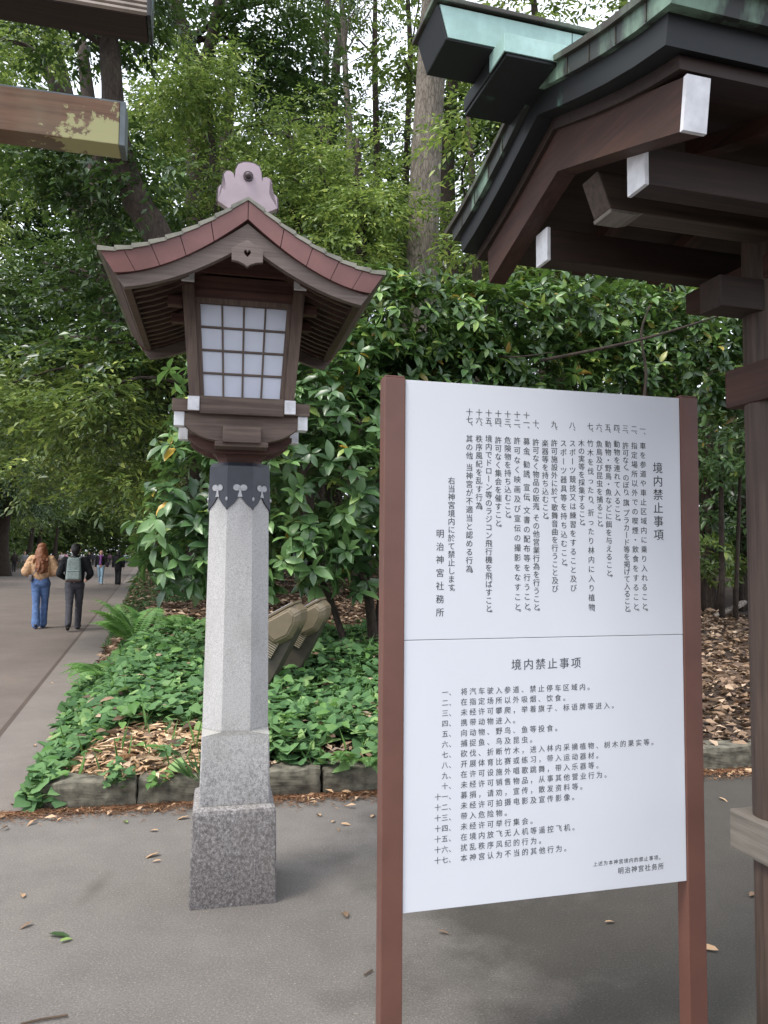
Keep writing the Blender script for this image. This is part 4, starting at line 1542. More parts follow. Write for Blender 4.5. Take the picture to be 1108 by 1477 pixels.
# leaning dark tree
tree('dark-barked tree leaning left behind the lantern roof', trunk_px(334, [(326, 640, 0), (280, 460, 0), (231, 345, 0), (198, 292, 0), (177, 240, 0), (165, 170, 0), (158, 70, 0), (140, -80, .3), (120, -260, .5)], 11),
     [.27, .25, .23, .215, .205, .20, .17, .15, .12, .06], boxes([(-40, 235, 215, 345, 10.5, 12.5), (60, 245, 330, 520, 11, 13), (20, 250, -30, 60, 10, 12), (-60, 200, -260, -40, 9.5, 12.5)], .62), 'leaf_dark', .13, .06, cover=3.2, group=FG, nlimb=7)
tree('forked tree whose two stems rise above the lantern crest', trunk_px(290, [(288, 500, 0), (286, 250, 0), (284, 120, 0), (270, 60, 0), (248, -20, 0), (225, -180, 0)], 16), [.3, .28, .25, .22, .16, .13, .08],
     boxes([(215, 430, -170, 20, 15, 18), (330, 470, 20, 130, 16, 18), (215, 300, 0, 80, 15, 17), (300, 460, -60, 150, 16, 19)], .75, .6, .8), 'leaf_dark', .15, .065, cover=2.0, group=FG,
     extra=[([P(284, 125, 16), P(305, 60, 16), P(322, -30, 16), P(340, -150, 16)], [.17, .14, .11, .06])])
tree('light green layered tree just left above the lantern crest', trunk_px(318, [(318, 500, 0), (312, 300, 0), (300, 130, 0)], 14), [.14, .12, .09, .04],
     boxes([(205, 325, 95, 240, 13, 15), (215, 300, 85, 150, 13, 14.5), (225, 330, 215, 300, 12.5, 14)], .55, .5), 'leaf_bright', .105, .042, cover=3.0, group=FG)
tree('light green layered tree right of the lantern crest', trunk_px(445, [(440, 500, 0), (430, 330, 0), (420, 200, 0)], 14), [.14, .12, .09, .04],
     boxes([(325, 475, 150, 290, 13, 15), (400, 500, 230, 330, 12.5, 14)], .58, .5), 'leaf_bright', .105, .042, cover=3.0, group=FG)
tree('broad yellow-green tree left of the tall straight trunk', trunk_px(520, [(522, 500, 0), (520, 330, 0), (515, 200, 0)], 13), [.15, .13, .1, .04],
     boxes([(455, 585, 195, 400, 12, 14), (400, 560, 290, 420, 11.5, 13.5)], .58, .5), 'leaf_bright', .105, .042, cover=3.0, group=FG)
tree('dark evergreen filling in below the light green trees', trunk_px(370, [(372, 500, 0), (380, 330, 0)], 17), [.2, .18, .1],
     boxes([(240, 600, 290, 480, 16, 18), (230, 420, 230, 330, 17, 18)], .9, .6), 'leaf_dark', .17, .075, cover=2.0, group=FG)
tree('tall tree with a straight grey-brown trunk left of the copper roof', trunk_px(592, [(604, 560, 0), (608, 400, 0), (614, 250, 0), (622, 100, 0), (630, -30, 0), (640, -200, 0), (655, -420, 0)], 13), [.33, .30, .285, .27, .255, .24, .2, .12],
     boxes([(520, 900, -420, -110, 11, 15)], .9, .6, .6), 'leaf_mid', .15, .06, cover=1.5, bark='bark_grey', group=FG, nlimb=4)
tree('sunlit young tree between the tall trunk and the copper roof', trunk_px(690, [(690, 500, 0), (685, 330, 0), (675, 160, 0)], 12), [.1, .09, .07, .03],
     boxes([(635, 740, 235, 385, 11, 12.5), (640, 720, 160, 300, 10.5, 12)], .42, .55, .9), 'leaf_bright', .12, .045, cover=1.8, group=FG)
tree('bright leafed tree showing above the mint ridge of the shelter', trunk_px(790, [(790, 500, 0), (785, 200, 0), (770, 0, 0)], 12), [.16, .14, .11, .05],
     boxes([(660, 880, -60, 60, 11, 13), (700, 960, -200, -50, 11, 13)], .5, .6, .9), 'leaf_bright', .12, .045, cover=1.5, group=FG)
for i, (x0, xt, lb) in enumerate(((463, 468, 'slender bare-stemmed tree nearest the lantern crest'), (508, 503, 'slender tree with a pale stem and thin crown in the sky gap'), (548, 540, 'slim reddish stem standing in the bright sky gap'), (583, 590, 'slim dark stem close left of the tall straight trunk'))):
    tree(lb, trunk_px(x0, [(x0, 450, 0), ((x0 + xt) / 2, 230, 0), (xt + random.uniform(-9, 9), 80, 0), (xt + random.uniform(-18, 18), -60, 0), (xt + 10, -220, 0)], 20 + i), [.13, .12, .10, .085, .06, .03],
         boxes([(xt - 50, xt + 45, -60, 110, 19 + i, 22 + i), (xt - 55, xt + 50, -230, -40, 19 + i, 22 + i), (xt - 30, xt + 40, 100, 210, 20 + i, 22 + i)], .75, .7, .5), 'leaf_mid' if i % 2 else 'leaf_dark', .16, .06, cover=1.35, bark='bark_grey' if i == 1 else 'bark_dark', group=FG, nlimb=9, flat=.8)
tree('dark dense tree hanging over the path at the far left', trunk_px(336, [(310, 560, 0), (175, 480, 0), (140, 250, 0), (118, 60, 0)], 15), [.3, .28, .25, .18, .1],
     boxes([(50, 270, 300, 480, 14, 17), (-60, 130, 370, 560, 14, 17), (0, 180, 460, 600, 14, 16)], .7, .55), 'leaf_dark', .15, .065, cover=3.0, group=FG, nlimb=8)
tree('tree with layered glossy sprays left of the lantern house', trunk_px(322, [(312, 660, 0), (280, 560, 0), (205, 500, 0)], 11.5), [.15, .13, .1, .05],
     boxes([(110, 270, 480, 650, 10.5, 12.5), (-30, 160, 520, 700, 11.5, 13.5), (150, 260, 610, 720, 11, 12.5)], .5, .42, 1.0), 'leaf_mid', .12, .05, cover=3.0, group=FG, nlimb=8, flat=.15)
tree('big dark tree filling the view over the path left of the lantern roof', trunk_px(338, [(320, 560, 0), (270, 420, 0), (180, 330, 0), (90, 280, 0)], 29), [.5, .45, .35, .25, .12],
     boxes([(-70, 270, 130, 330, 27, 32), (-70, 250, 320, 520, 27, 33), (20, 280, 480, 640, 30, 36)], 1.5, .6, 1.0), 'leaf_dark', .24, .105, cover=2.6, group='trees deep in the wood', nlimb=9)
tree('yellow-green tree behind the lichen-spotted crossbeam', trunk_px(342, [(300, 540, 0), (150, 420, 0), (95, 220, 0), (70, 90, 0)], 18), [.24, .22, .18, .08],
     boxes([(-60, 160, 55, 190, 16, 18.5), (-60, 120, 215, 330, 17, 20)], .75, .55, .8), 'leaf_bright', .14, .055, cover=1.8, group=FG)
tree('tall mid-green tree whose crown fills the top left above the crossbeam', trunk_px(345, [(295, 520, 0), (150, 380, 0), (95, 150, 0), (60, -20, 0), (50, -160, 0)], 24), [.4, .36, .3, .15],
     boxes([(-120, 130, -60, 150, 22, 26), (-100, 90, 150, 420, 23, 27), (60, 230, -80, 60, 21, 24)], 1.2, .6, .6), 'leaf_mid', .2, .085, cover=1.7, group=FG)
for i, (px, Y, lb) in enumerate(((330, 22, 'mid-green tree deep in the wood behind the lantern house'), (480, 24, 'mid-green tree deep in the wood behind the shrub'), (650, 21, 'mid-green tree deep in the wood behind the hedge'), (800, 22, 'mid-green tree deep in the wood behind the copper gable'), (960, 20, 'dark tree deep in the wood behind the sign top'), (1080, 19, 'dark tree deep in the wood behind the shelter post'))):
    tree(lb, trunk_px(px, [(px + 3, 500, 0), (px - 5, 250, 0), (px + 10, 40, 0)], Y), [.3, .27, .22, .1],
         boxes([(px - 100, px + 100, 130 if px < 600 else 60, 560, Y - 2, Y + 2)], 1.15, .6, .8), ('leaf_mid', 'leaf_dark')[i % 2], .2, .09, cover=1.8, group='trees deep in the wood')

# big glossy-leaved shrub behind the floodlights
def rosette_plant(name, label, cat, base, ells, L, W, mat, dens, k=6, stems=(), bark='bark_dark', lo=.62, partname='foliage', group=None):
    t = thing(name, label, cat, tuple(base), 0, group)
    A, B, C_ = [], [], []
    for c, Rd in ells:
        Rd = np.array(Rd)
        n = int(dens * 4 * math.pi * (Rd[0] * Rd[1] * Rd[2]) ** (2 / 3) / (L * W * k * .6))
        o, r = sphere_pts(n, lo)
        r = r * (1 + .10 * rng.normal(size=(n, 1)))
        p = np.array(c) - base + o * r * Rd
        ok = (o[:, 1] < .55) & (p[:, 2] > .12)
        p, o = p[ok], o[ok]
        a, b, c2 = rosettes(p, o * .8 + [0, 0, .7] + rng.normal(size=p.shape) * .42, k, 1.0, .35)
        A.append(a); B.append(b); C_.append(c2)
    A = np.concatenate(A); B = np.concatenate(B); C_ = np.concatenate(C_)
    LL = jl(len(A), L, .25)
    leaf_object(partname, A, B, C_, LL, LL * (W / L), mat, 1, t)
    bm = nb()
    for pts, rad in stems:
        q, r = smooth_path(pts, rad, 4)
        tube(bm, [Vector(p) - Vector(base) for p in q], r, 8, .06)
    if stems: obj('stems', bm, bark, t, smooth=True)
    return t


sb = foot(540, 8.6)
rosette_plant('shrub', 'large glossy-leaved shrub with a few yellow leaves behind the stone pillar', 'shrub', sb,
              [(P(455, 660, 8.5), (1.35, 1.0, 1.28)), (P(560, 690, 8.8), (1.2, .9, 1.15)), (P(300, 700, 8.0), (.62, .6, .85)), (P(252, 775, 7.7), (.42, .45, .50)), (P(480, 560, 8.8), (1.1, .9, .85)), (P(640, 640, 9.0), (1.1, .8, 1.4)), (P(350, 600, 8.4), (.75, .7, .8)), (P(300, 800, 7.8), (.45, .45, .36)), (P(410, 795, 8.1), (.85, .6, .42)), (P(515, 800, 8.4), (.7, .55, .40)), (P(345, 830, 7.9), (.4, .4, .28))],
              .168, .078, 'leaf_shrub', .95,
              stems=[([sb, P(528, 840, 8.4), P(500, 800, 8.5), P(470, 700, 8.6)], [.06, .05, .045, .02]), ([sb, P(560, 800, 8.6), P(580, 700, 8.7)], [.05, .045, .02]), ([sb + [-.3, 0, 0], P(460, 830, 8.5), P(380, 760, 8.3), P(300, 720, 8.1)], [.04, .035, .03, .015])])

hb = foot(800, 9.6)
ell = []
for i in range(13):
    px = 545 + i * 48
    Y = 8.6 + i * .13
    ell.append((P(px, 466 + random.uniform(-16, 16) + 8 * (i > 7), Y + random.uniform(-.2, .2)), (.58, .6, .60)))
    ell.append((P(px + 20, 545, Y + .1), (.55, .6, .6)))
rosette_plant('hedge', 'clipped tall hedge of glossy leaves running behind the notice board', 'hedge', hb, ell, .132, .058, 'leaf_hedge', .80, 6,
              stems=[([foot(p_, 9.3), P(p_ + 8, 680, 9.3), P(p_ - 5, 520, 9.3)], [.06, .05, .03]) for p_ in (620, 720, 830, 930)] +
                    [([P(925, 600, 8.7), P(932, 540, 8.7), P(925, 480, 8.75), P(938, 440, 8.8)], [.02, .017, .014, .01]), ([P(780, 520, 8.6), P(880, 500, 8.6), P(960, 480, 8.7), P(1085, 440, 8.9)], [.02, .018, .015, .008]), ([P(700, 510, 8.5), P(740, 515, 8.5), P(800, 508, 8.6)], [.012, .01, .006])])
for px, Y, (cy, rx, rz_), mt, lb in ((1040, 11.2, (640, .65, .55), 'leaf_shrub', 'bush with drooping leaves right of the notice board below the hedge'), (1068, 12.5, (740, .8, .7), 'leaf_dark', 'low dark bush on the far rim of the brown leaf slope'), (985, 13.5, (700, 1.2, 1.4), 'leaf_dark', 'dark bush behind the right post of the notice board'), (1120, 12, (600, .9, 1.3), 'leaf_dark', 'dark bush behind the round shelter post'), (1015, 12, (800, .5, .3), 'leaf_mid', 'small ground bush at the top of the brown leaf slope')):
    b = foot(px, Y + .3)
    rosette_plant('bush', lb, 'bush', b, [(P(px, cy, Y), (rx, .6, rz_)), (P(px + 25, cy + 20, Y + .4), (rx * .8, .5, rz_ * .8))], .13, .05, mt, .75, 6,
                  stems=[([b, P(px, cy, Y + .2)], [.05, .03]), ([b + [.2, 0, 0], P(px + 30, cy - 20, Y + .3)], [.04, .02])], group='bushes under the trees')
for px, Y, lb in ((1021, 13.2, 'thin brown trunk beyond the leaf slope close to the sign post'), (1067, 13.0, 'thin brown trunk beyond the leaf slope close to the shelter post')):
    tree(lb, trunk_px(px, [(px, 700, 0), (px + 2, 560, 0), (px + 12, 400, 0)], Y), [.13, .12, .11, .06], boxes([(px - 60, px + 70, 430, 640, Y, Y + 1.5)], .6, .6, .8), 'leaf_dark', .14, .06, cover=1.8, group='thin trunks beyond the leaf slope')

# undergrowth and trees along the path
for i, (px, Y, w_, h_, mt, lb) in enumerate(((262, 17, .8, 1.9, 'leaf_dark', 'dark bush on the path bank just left of the shrub'), (252, 24, 1.0, 2.4, 'leaf_mid', 'dark green bush farther along the right bank of the path'), (240, 40, 1.2, 2.6, 'leaf_mid', 'mid-green bush on the right bank behind the walkers in black'), (236, 60, 1.3, 3.0, 'leaf_far', 'pale bush at the far end of the right bank'))):
    p = P(px, 800, Y); b = np.array([p[0] + w_ * .4, p[1], gz(p[0] + w_ * .4, p[1])])
    L_ = .1 + Y * .004
    t = thing('bank_bush', lb, 'bush', tuple(b), 0, 'bushes along the path bank')
    A = [sprays((rng.normal() * w_ * .4, rng.normal() * w_ * .4, h_ * (.35 + .3 * j / 3)), (w_, w_, h_ * .42), count((w_, w_, h_ * .42), L_, L_ * .4, 1.5) // 8, 8, .35) for j in range(4)]
    A = [np.concatenate(q) for q in zip(*A)]
    LL = jl(len(A[0]), L_)
    leaf_object('foliage', A[0], A[1], A[2], LL, LL * .42, mt, 0, t)
    bm = nb()
    for j in range(4): tube(bm, [(0, 0, -.1), (rng.normal() * .3, rng.normal() * .3, h_ * .7)], [.05, .015], 6)
    obj('stems', bm, 'bark_dark', t)

RB = [(12.5, 3.2, 6.5), (19, 4, 6), (27, 2.6, 7), (38, 3, 8), (52, 3, 9), (70, 3.5, 10), (92, 4, 11), (118, 4, 12)]
LBK = [(34, 2.5, 9), (44, 4.5, 9.5), (50, 1.6, 9), (58, 3.5, 9), (66, 1.8, 10), (78, 3, 11), (92, 2, 12), (108, 3, 13), (128, 3, 14)]
words = ['first', 'second', 'third', 'fourth', 'fifth', 'sixth', 'seventh', 'eighth', 'ninth']
for side, lst in (('right', RB), ('left', LBK)):
    for i, (dd, ee, hh) in enumerate(lst):
        q = kp(ee, dd) if side == 'right' else LB(dd, ee)
        b = np.array([q[0], q[1], gz(*q)])
        Y = b[1]
        lean = (-1 if side == 'right' else 1)
        tp = [b, b + [lean * .3, 0, hh * .3], b + [lean * .9, -.3, hh * .55], b + [lean * 1.8, -.3, hh * .85]]
        Lf = .12 + .0028 * Y
        cl = []
        for j in range(14 if Y < 60 else 10):
            rr = rng.uniform(.9, 1.7) * (1 + Y / 110)
            cl.append((b + [lean * rng.uniform(-2.0, 4.6), rng.uniform(-2.4, 2.4), hh * rng.uniform(.42, 1.25)], (rr, rr, rr * .5)))
        lbl = f'{words[i]} tree back along the {side} bank of the path, ' + ('arching over it' if Y > 35 else 'dark and close')
        tree(lbl, tp, [.26 + Y * .002, .22, .18, .08], cl, 'leaf_far' if Y > 80 else 'leaf_mid' if i % 2 else 'leaf_dark', Lf, Lf * .44, k=8, tw=.6 + Y * .006, cover=1.7, group=f'trees along the {side} bank', nlimb=6)
b = np.array(P(2, 800, 52)); b[2] = gz(b[0], b[1])
tree('thick dark trunk at the very left edge beyond the path', [b, b + [-.2, 0, 3], b + [.5, 0, 7], b + [1.2, 0, 11]], [.75, .6, .45, .2],
     [(b + [rng.uniform(-3, 4), rng.uniform(-2, 2), rng.uniform(5, 14)], (2, 2, 1)) for i in range(14)], 'leaf_dark', .26, .11, k=8, tw=.9, cover=2.2, group='trees along the left bank')
# hanging undergrowth on the left bank
for i, (dd, ee, mt) in enumerate(((40, 2.2, 'leaf_mid'), (47, 3, 'leaf_dark'), (55, 2, 'leaf_mid'), (68, 2.4, 'leaf_far'), (84, 2.2, 'leaf_far'))):
    q = LB(dd, ee); b = (q[0], q[1], gz(*q))
    t = thing('bank_bush', f'{words[i]} bush along the left bank beyond the path', 'bush', b, 0, 'bushes along the left bank')
    A = sprays((0, 0, .9), (2.0, 2.0, 1.1), count((2, 2, 1.1), .26, .11, 2.4) // 8, 8, .5)
    LL = jl(len(A[0]), .26)
    leaf_object('foliage', *A, LL, LL * .42, mt, 0, t)

# the far wood that closes every view
A = []
for i in range(260):
    a = rng.uniform(-62, 70); Y = rng.uniform(27, 34) if a > 0 else rng.uniform(27, 40)
    x = rng.uniform(-8.5, 26); 
    z = rng.uniform(.5, 15) if rng.random() < .8 else rng.uniform(12, 19)
    A.append(sprays((x, Y - .15 * x, z), (2.0, 1.5, 1.25), count((2, 2, 1.25), .32, .14, 1.3) // 8, 8, .8))
for i in range(150):
    x = rng.uniform(-75, -14); Y = 150 + rng.uniform(-6, 6)
    A.append(sprays((x, Y, rng.uniform(1, 26)), (5, 3, 3.2), count((5, 5, 3.2), .8, .36, 1.2) // 8, 8, 1.8))
for i in range(240):
    x = rng.uniform(-115, -22)
    A.append(sprays((x, 185 + rng.uniform(-6, 6), rng.uniform(0, 26)), (5, 3, 2.6), count((5, 5, 2.6), .8, .36, 3.4) // 8, 8, 1.8))
for i in range(330):
    Y = rng.uniform(34, 150); x = -.3 * Y - PWID - rng.uniform(9, 24)
    A.append(sprays((x, Y, 2 + rng.uniform(1, 32)), (3.5, 3.5, 2.4), count((3.5, 3.5, 2.4), .55, .25, 1.2) // 8, 8, 1.2))
A = [np.concatenate(q) for q in zip(*A)]
dist = np.linalg.norm(A[0][:, :2], axis=1)
LL = jl(len(A[0]), 1) * np.interp(dist, [25, 45, 150], [.30, .5, .85])
tag(leaf_object('far_wood', A[0], A[1], A[2], LL, LL * .44, 'leaf_far', 0), kind='stuff')

# ------------------------------------------------------------------ people walking on the path
def capsule(bm, p0, r0, p1, r1, n=12):
    p0, p1 = Vector(p0), Vector(p1)
    for p, r in ((p0, r0), (p1, r1)):
        bmesh.ops.create_icosphere(bm, subdivisions=2, radius=r, matrix=Matrix.Translation(p))
    if (p1 - p0).length > 1e-4:
        tube(bm, [p0, p1], [r0, r1], n)


def blob(name, caps, vox, mat, parent, smooth_it=4, fold=0):
    bm = nb()
    for c in caps: capsule(bm, *c)
    bmesh.ops.recalc_face_normals(bm, faces=bm.faces)
    me = bpy.data.meshes.new('tmp'); bm.to_mesh(me); bm.free()
    o = bpy.data.objects.new('tmp', me); COL.objects.link(o)
    m = o.modifiers.new('r', 'REMESH'); m.mode = 'VOXEL'; m.voxel_size = vox
    s = o.modifiers.new('s', 'SMOOTH'); s.iterations = smooth_it; s.factor = .5
    bpy.context.view_layer.update()
    me2 = bpy.data.meshes.new_from_object(o.evaluated_get(bpy.context.evaluated_depsgraph_get()))
    bpy.data.objects.remove(o); bpy.data.meshes.remove(me)
    if fold:
        me2.update()
        for v in me2.vertices:
            q_ = v.co
            f_ = mnoise.noise(Vector((q_.x * 9, q_.y * 9, q_.z * 17))) + .6 * mnoise.noise(Vector((q_.x * 22 + 5, q_.y * 22, q_.z * 30)))
            v.co = v.co + v.normal * f_ * fold
    me2.name = name
    for p in me2.polygons: p.use_smooth = True
    me2.materials.clear(); me2.materials.append(M[mat] if isinstance(mat, str) else mat)
    r = bpy.data.objects.new(name, me2); COL.objects.link(r); r.parent = parent
    return r


def hand(wr, dr, side, curl=.5):
    """palm, four unequal fingers and a thumb as capsules; dr = forearm direction"""
    d = Vector(dr).normalized()
    x = Vector((side, 0, 0)); x = (x - d * x.dot(d)).normalized()
    b = d.cross(x)                         # across the palm
    if b.y < 0: b = -b
    pin = -x                               # fingers curl towards the thigh
    caps = [(Vector(wr), .026, Vector(wr) + d * .05 + b * .012, .024), (Vector(wr) + d * .03 - b * .012, .022, Vector(wr) + d * .075 - b * .016, .021), (Vector(wr) + d * .05 + b * .012, .023, Vector(wr) + d * .078 + b * .016, .020)]
    for i, L in enumerate((.062, .072, .068, .052)):
        a = Vector(wr) + d * .078 + b * (.028 - .0187 * i)
        m = a + (d * .85 + pin * curl * .5).normalized() * L * .55
        t = m + (d * .5 + pin * curl).normalized() * L * .5
        caps += [(a, .0092, m, .0088), (m, .0088, t, .0075)]
    a = Vector(wr) + d * .025 + b * .026
    m = a + (b * .8 + d * .7).normalized() * .036
    caps += [(a, .0125, m, .0105), (m, .0105, m + (d + b * .1 + pin * .3).normalized() * .028, .0085)]
    return caps


def person(label, foot_xy, heading, H=1.70, legs=((14, 6), (-16, 24)), arms=(((.05, -.25, -1), (.0, .35, -.6)), ((.05, .2, -1), (.0, .5, -.5))),
           top='black_cloth', top_rgb=(24, 24, 28), bottom='jeans', bottom_rgb=(84, 112, 156), flare=0, hair_rgb=(40, 28, 22), hair='short', shoe_rgb=(30, 28, 30),
           puffy=0, coat=0, vox=.012, group='people walking on the path', female=False, robe=False, jacket_open=None, name='person'):
    x, y = foot_xy
    root = thing(name, label, 'person', (x, y, gz(x, y) + .002), heading, group)
    k = H / 1.70
    V_ = lambda *a: Vector(a) * k
    hipz = .90
    joints = []
    for s, (sw, bend) in zip((-1, 1), legs):
        hip = V_(s * .088, 0, hipz)
        a = R(sw)
        kn = hip + V_(-s * .018, .425 * math.sin(a), -.425 * math.cos(a))
        a2 = R(sw - bend)
        an = kn + V_(-s * .018, .405 * math.sin(a2), -.405 * math.cos(a2))
        # foot: flat when ahead, on its toe when behind
        pitch = R(max(0, -sw * 1.2 + bend * .5)) if sw < 0 else R(-min(14, sw * .6))
        fd = Vector((s * .12, math.cos(pitch), -math.sin(pitch))).normalized()
        up_ = Vector((0, math.sin(pitch), math.cos(pitch)))
        heel = an - fd * .045 * k - up_ * .055 * k
        ball = an + fd * .115 * k - up_ * .06 * k
        toe = ball + Vector((s * .12, 1, 0)).normalized() * .065 * k if pitch > .3 else ball + fd * .065 * k
        joints.append((hip, kn, an, heel, ball, toe))
    low = min(min(j[3].z - .030 * k, j[4].z - .026 * k) for j in joints)
    dz = Vector((0, 0, -low))
    joints = [[p + dz for p in j] for j in joints]
    D = lambda *a: V_(*a) + dz
    sw_ = .175 if female else .195
    arms_ = []
    for s, (u_, f_) in zip((-1, 1), arms):
        sh = D(s * sw_, 0, 1.375)
        el = sh + Vector((s * u_[0], u_[1], u_[2])).normalized() * .285 * k
        wr = el + Vector((s * f_[0], f_[1], f_[2])).normalized() * .245 * k
        arms_.append((s, sh, el, wr))
    # one continuous body
    head = D(0, .025, 1.575)
    caps = [(D(0, 0, .93), .125 * k, D(0, 0, 1.0), .115 * k), (D(-.05, 0, 1.08), .10 * k, D(-.06, 0, 1.28), .105 * k), (D(.05, 0, 1.08), .10 * k, D(.06, 0, 1.28), .105 * k),
            (D(-.12, -.005, 1.36), .062 * k, D(.12, -.005, 1.36), .062 * k), (D(0, -.005, 1.38), .062 * k, D(0, .012, 1.49), .054 * k),
            (D(0, .005, 1.60), .090 * k, D(0, .012, 1.618), .088 * k), (D(0, .03, 1.535), .062 * k, D(0, .02, 1.6), .075 * k), (D(0, .075, 1.487), .028 * k, D(0, .05, 1.51), .045 * k),
            (D(0, .105, 1.572), .009 * k, D(0, .118, 1.545), .013 * k)]
    for s in (-1, 1):
        caps.append((D(s * .083, .005, 1.548), .012 * k, D(s * .088, 0, 1.585), .015 * k))
    for (hip, kn, an, heel, ball, toe) in joints:
        caps += [(hip, .078 * k, kn, .046 * k), (kn, .046 * k, kn.lerp(an, .35), .045 * k), (kn.lerp(an, .35), .044 * k, an, .034 * k), (heel, .028 * k, ball, .026 * k), (ball, .026 * k, toe, .02 * k)]
    for s, sh, el, wr in arms_:
        caps += [(sh, .052 * k, el, .040 * k), (el, .040 * k, wr, .028 * k)]
        caps += [(c[0], c[1] * k, c[2], c[3] * k) for c in hand(wr, wr - el, s)]
    blob('body', caps, min(vox, .0085) if vox < .015 else vox, 'skin', root, 1)
    bm = nb()
    for s in (-1, 1):
        bmesh.ops.create_uvsphere(bm, u_segments=8, v_segments=6, radius=.011 * k, matrix=Matrix.Translation(D(s * .032, .089, 1.578)))
    obj('eyes', bm, 'eye', root)
    bm = nb(); tube(bm, [D(-.024, .094, 1.516), D(0, .102, 1.514), D(.024, .094, 1.516)], .005 * k, 6); obj('mouth', bm, 'lip', root)
    # hair
    hm = cloth('hair_%d_%d_%d' % hair_rgb, hair_rgb, .55)
    hc = [(D(0, -.006, 1.62), .094 * k, D(0, -.014, 1.60), .091 * k), (D(0, -.03, 1.57), .085 * k, D(0, -.035, 1.54), .07 * k)]
    if hair == 'long':
        hc += [(D(0, -.05, 1.55), .085 * k, D(0, -.10, 1.42), .088 * k), (D(-.03, -.11, 1.42), .06 * k, D(-.03, -.185, 1.20), .036 * k), (D(.05, -.11, 1.42), .062 * k, D(.05, -.19, 1.14), .032 * k), (D(.0, -.12, 1.40), .062 * k, D(.02, -.195, 1.10), .026 * k), (D(-.075, -.03, 1.55), .04 * k, D(-.10, -.09, 1.36), .036 * k), (D(.075, -.03, 1.55), .04 * k, D(.11, -.09, 1.34), .032 * k), (D(.09, -.09, 1.40), .038 * k, D(.10, -.17, 1.2), .02 * k)]
        for j in range(26):
            a_ = rng.uniform(-1, 1)
            x0_, zt_ = a_ * .085, 1.56 - .05 * abs(a_)
            p0 = Vector((x0_, -.075 + .05 * abs(a_), zt_)); ln_ = rng.uniform(.18, .46)
            for q_ in range(4):
                p1 = p0 + Vector((rng.normal() * .018 + a_ * .012, rng.normal() * .014 - .022, -ln_ / 4))
                hc.append((D(*p0), .020 * k, D(*p1), .017 * k)); p0 = p1
    elif hair == 'mid':
        hc += [(D(0, -.04, 1.56), .088 * k, D(0, -.05, 1.47), .08 * k)]
    h = blob('hair', hc, vox, hm, root, 1 if hair == 'long' else 2, .006)
    # bottoms
    bmt = cloth(bottom, bottom_rgb)
    pc = [(D(-.045, -.012, .95), .112 * k, D(.045, -.012, .95), .112 * k), (D(-.06, -.035, .89), .10 * k, D(.06, -.035, .89), .10 * k)]
    for (hip, kn, an, heel, ball, toe) in joints:
        e_ = an + Vector((0, 0, -.01 * k))
        pc += [(hip, .100 * k, kn, (.068 + flare * .2) * k), (kn, (.066 + flare * .2) * k, e_, (.052 + flare) * k), (e_, (.052 + flare) * k, e_ + Vector((0, -.004, -.02)) * k, (.05 + flare) * k)]
    blob('trousers', pc, vox, bmt, root, 3, .007)
    for (hip, kn, an, heel, ball, toe) in joints:
        b = blob('shoe', [(heel + Vector((0, 0, .004)), .036 * k, ball, .036 * k), (ball, .036 * k, toe, .026 * k), (an - Vector((0, .01, .02)), .04 * k, heel.lerp(ball, .4), .036 * k)], vox, cloth('shoe_%d_%d_%d' % shoe_rgb, shoe_rgb, .6), root, 2)
        if vox < .015:
            blob('sole', [(heel - Vector((0, 0, .022)) * k, .017 * k, ball - Vector((0, 0, .018)) * k, .017 * k), (ball - Vector((0, 0, .018)) * k, .017 * k, toe - Vector((0, 0, .012)) * k, .013 * k)], vox, cloth('sole_white', (205, 200, 196)), b, 2)
    # top
    tmt = cloth(top, top_rgb)
    p_ = puffy
    lowz = .98 - coat
    tc = [(D(-.055, -.004, lowz + .04), (.112 + p_ * .4) * k, D(-.068, -.006, 1.28), (.118 + p_) * k), (D(.055, -.004, lowz + .04), (.112 + p_ * .4) * k, D(.068, -.006, 1.28), (.118 + p_) * k),
          (D(0, -.012, 1.05), (.12 + p_) * k, D(0, -.015, 1.3), (.124 + p_) * k),
          (D(-.125, -.01, 1.362), (.074 + p_ * .5) * k, D(.125, -.01, 1.362), (.074 + p_ * .5) * k), (D(0, -.012, 1.39), .082 * k, D(0, -.004, 1.435), .068 * k)]
    if robe:
        tc += [(D(-.06, 0, .9), .13 * k, D(-.08, 0, .35), .15 * k), (D(.06, 0, .9), .13 * k, D(.08, 0, .35), .15 * k), (D(0, 0, .9), .14 * k, D(0, 0, .35), .17 * k)]
    for s, sh, el, wr in arms_:
        tc += [(sh, (.072 + p_ * .6) * k, el, (.058 + p_) * k), (el, (.058 + p_) * k, el.lerp(wr, .82), (.046 + p_ * .8) * k), (el.lerp(wr, .82), (.046 + p_ * .5) * k, el.lerp(wr, .93), (.038 + p_ * .1) * k)]
    tp = blob('top', tc, vox, tmt, root, 3, .010)
    if jacket_open:
        # a coloured shawl hanging down the front of the open jacket
        blob('shawl', [(D(-.06, .09, 1.42), .05 * k, D(.05, .1, 1.42), .05 * k), (D(.0, .11, 1.40), .055 * k, D(.02, .125, 1.0), .05 * k)], vox, cloth('shawl_%d' % jacket_open[0], jacket_open), root, 2)
    root['_k'] = k
    return root, D


HEAD = math.atan2(-PW[0], PW[1])     # facing along the path, away from us


def gp(px, py):
    r_ = ray(px, py); t_ = -CAM_H / r_[2]
    return (r_[0] * t_, r_[1] * t_)


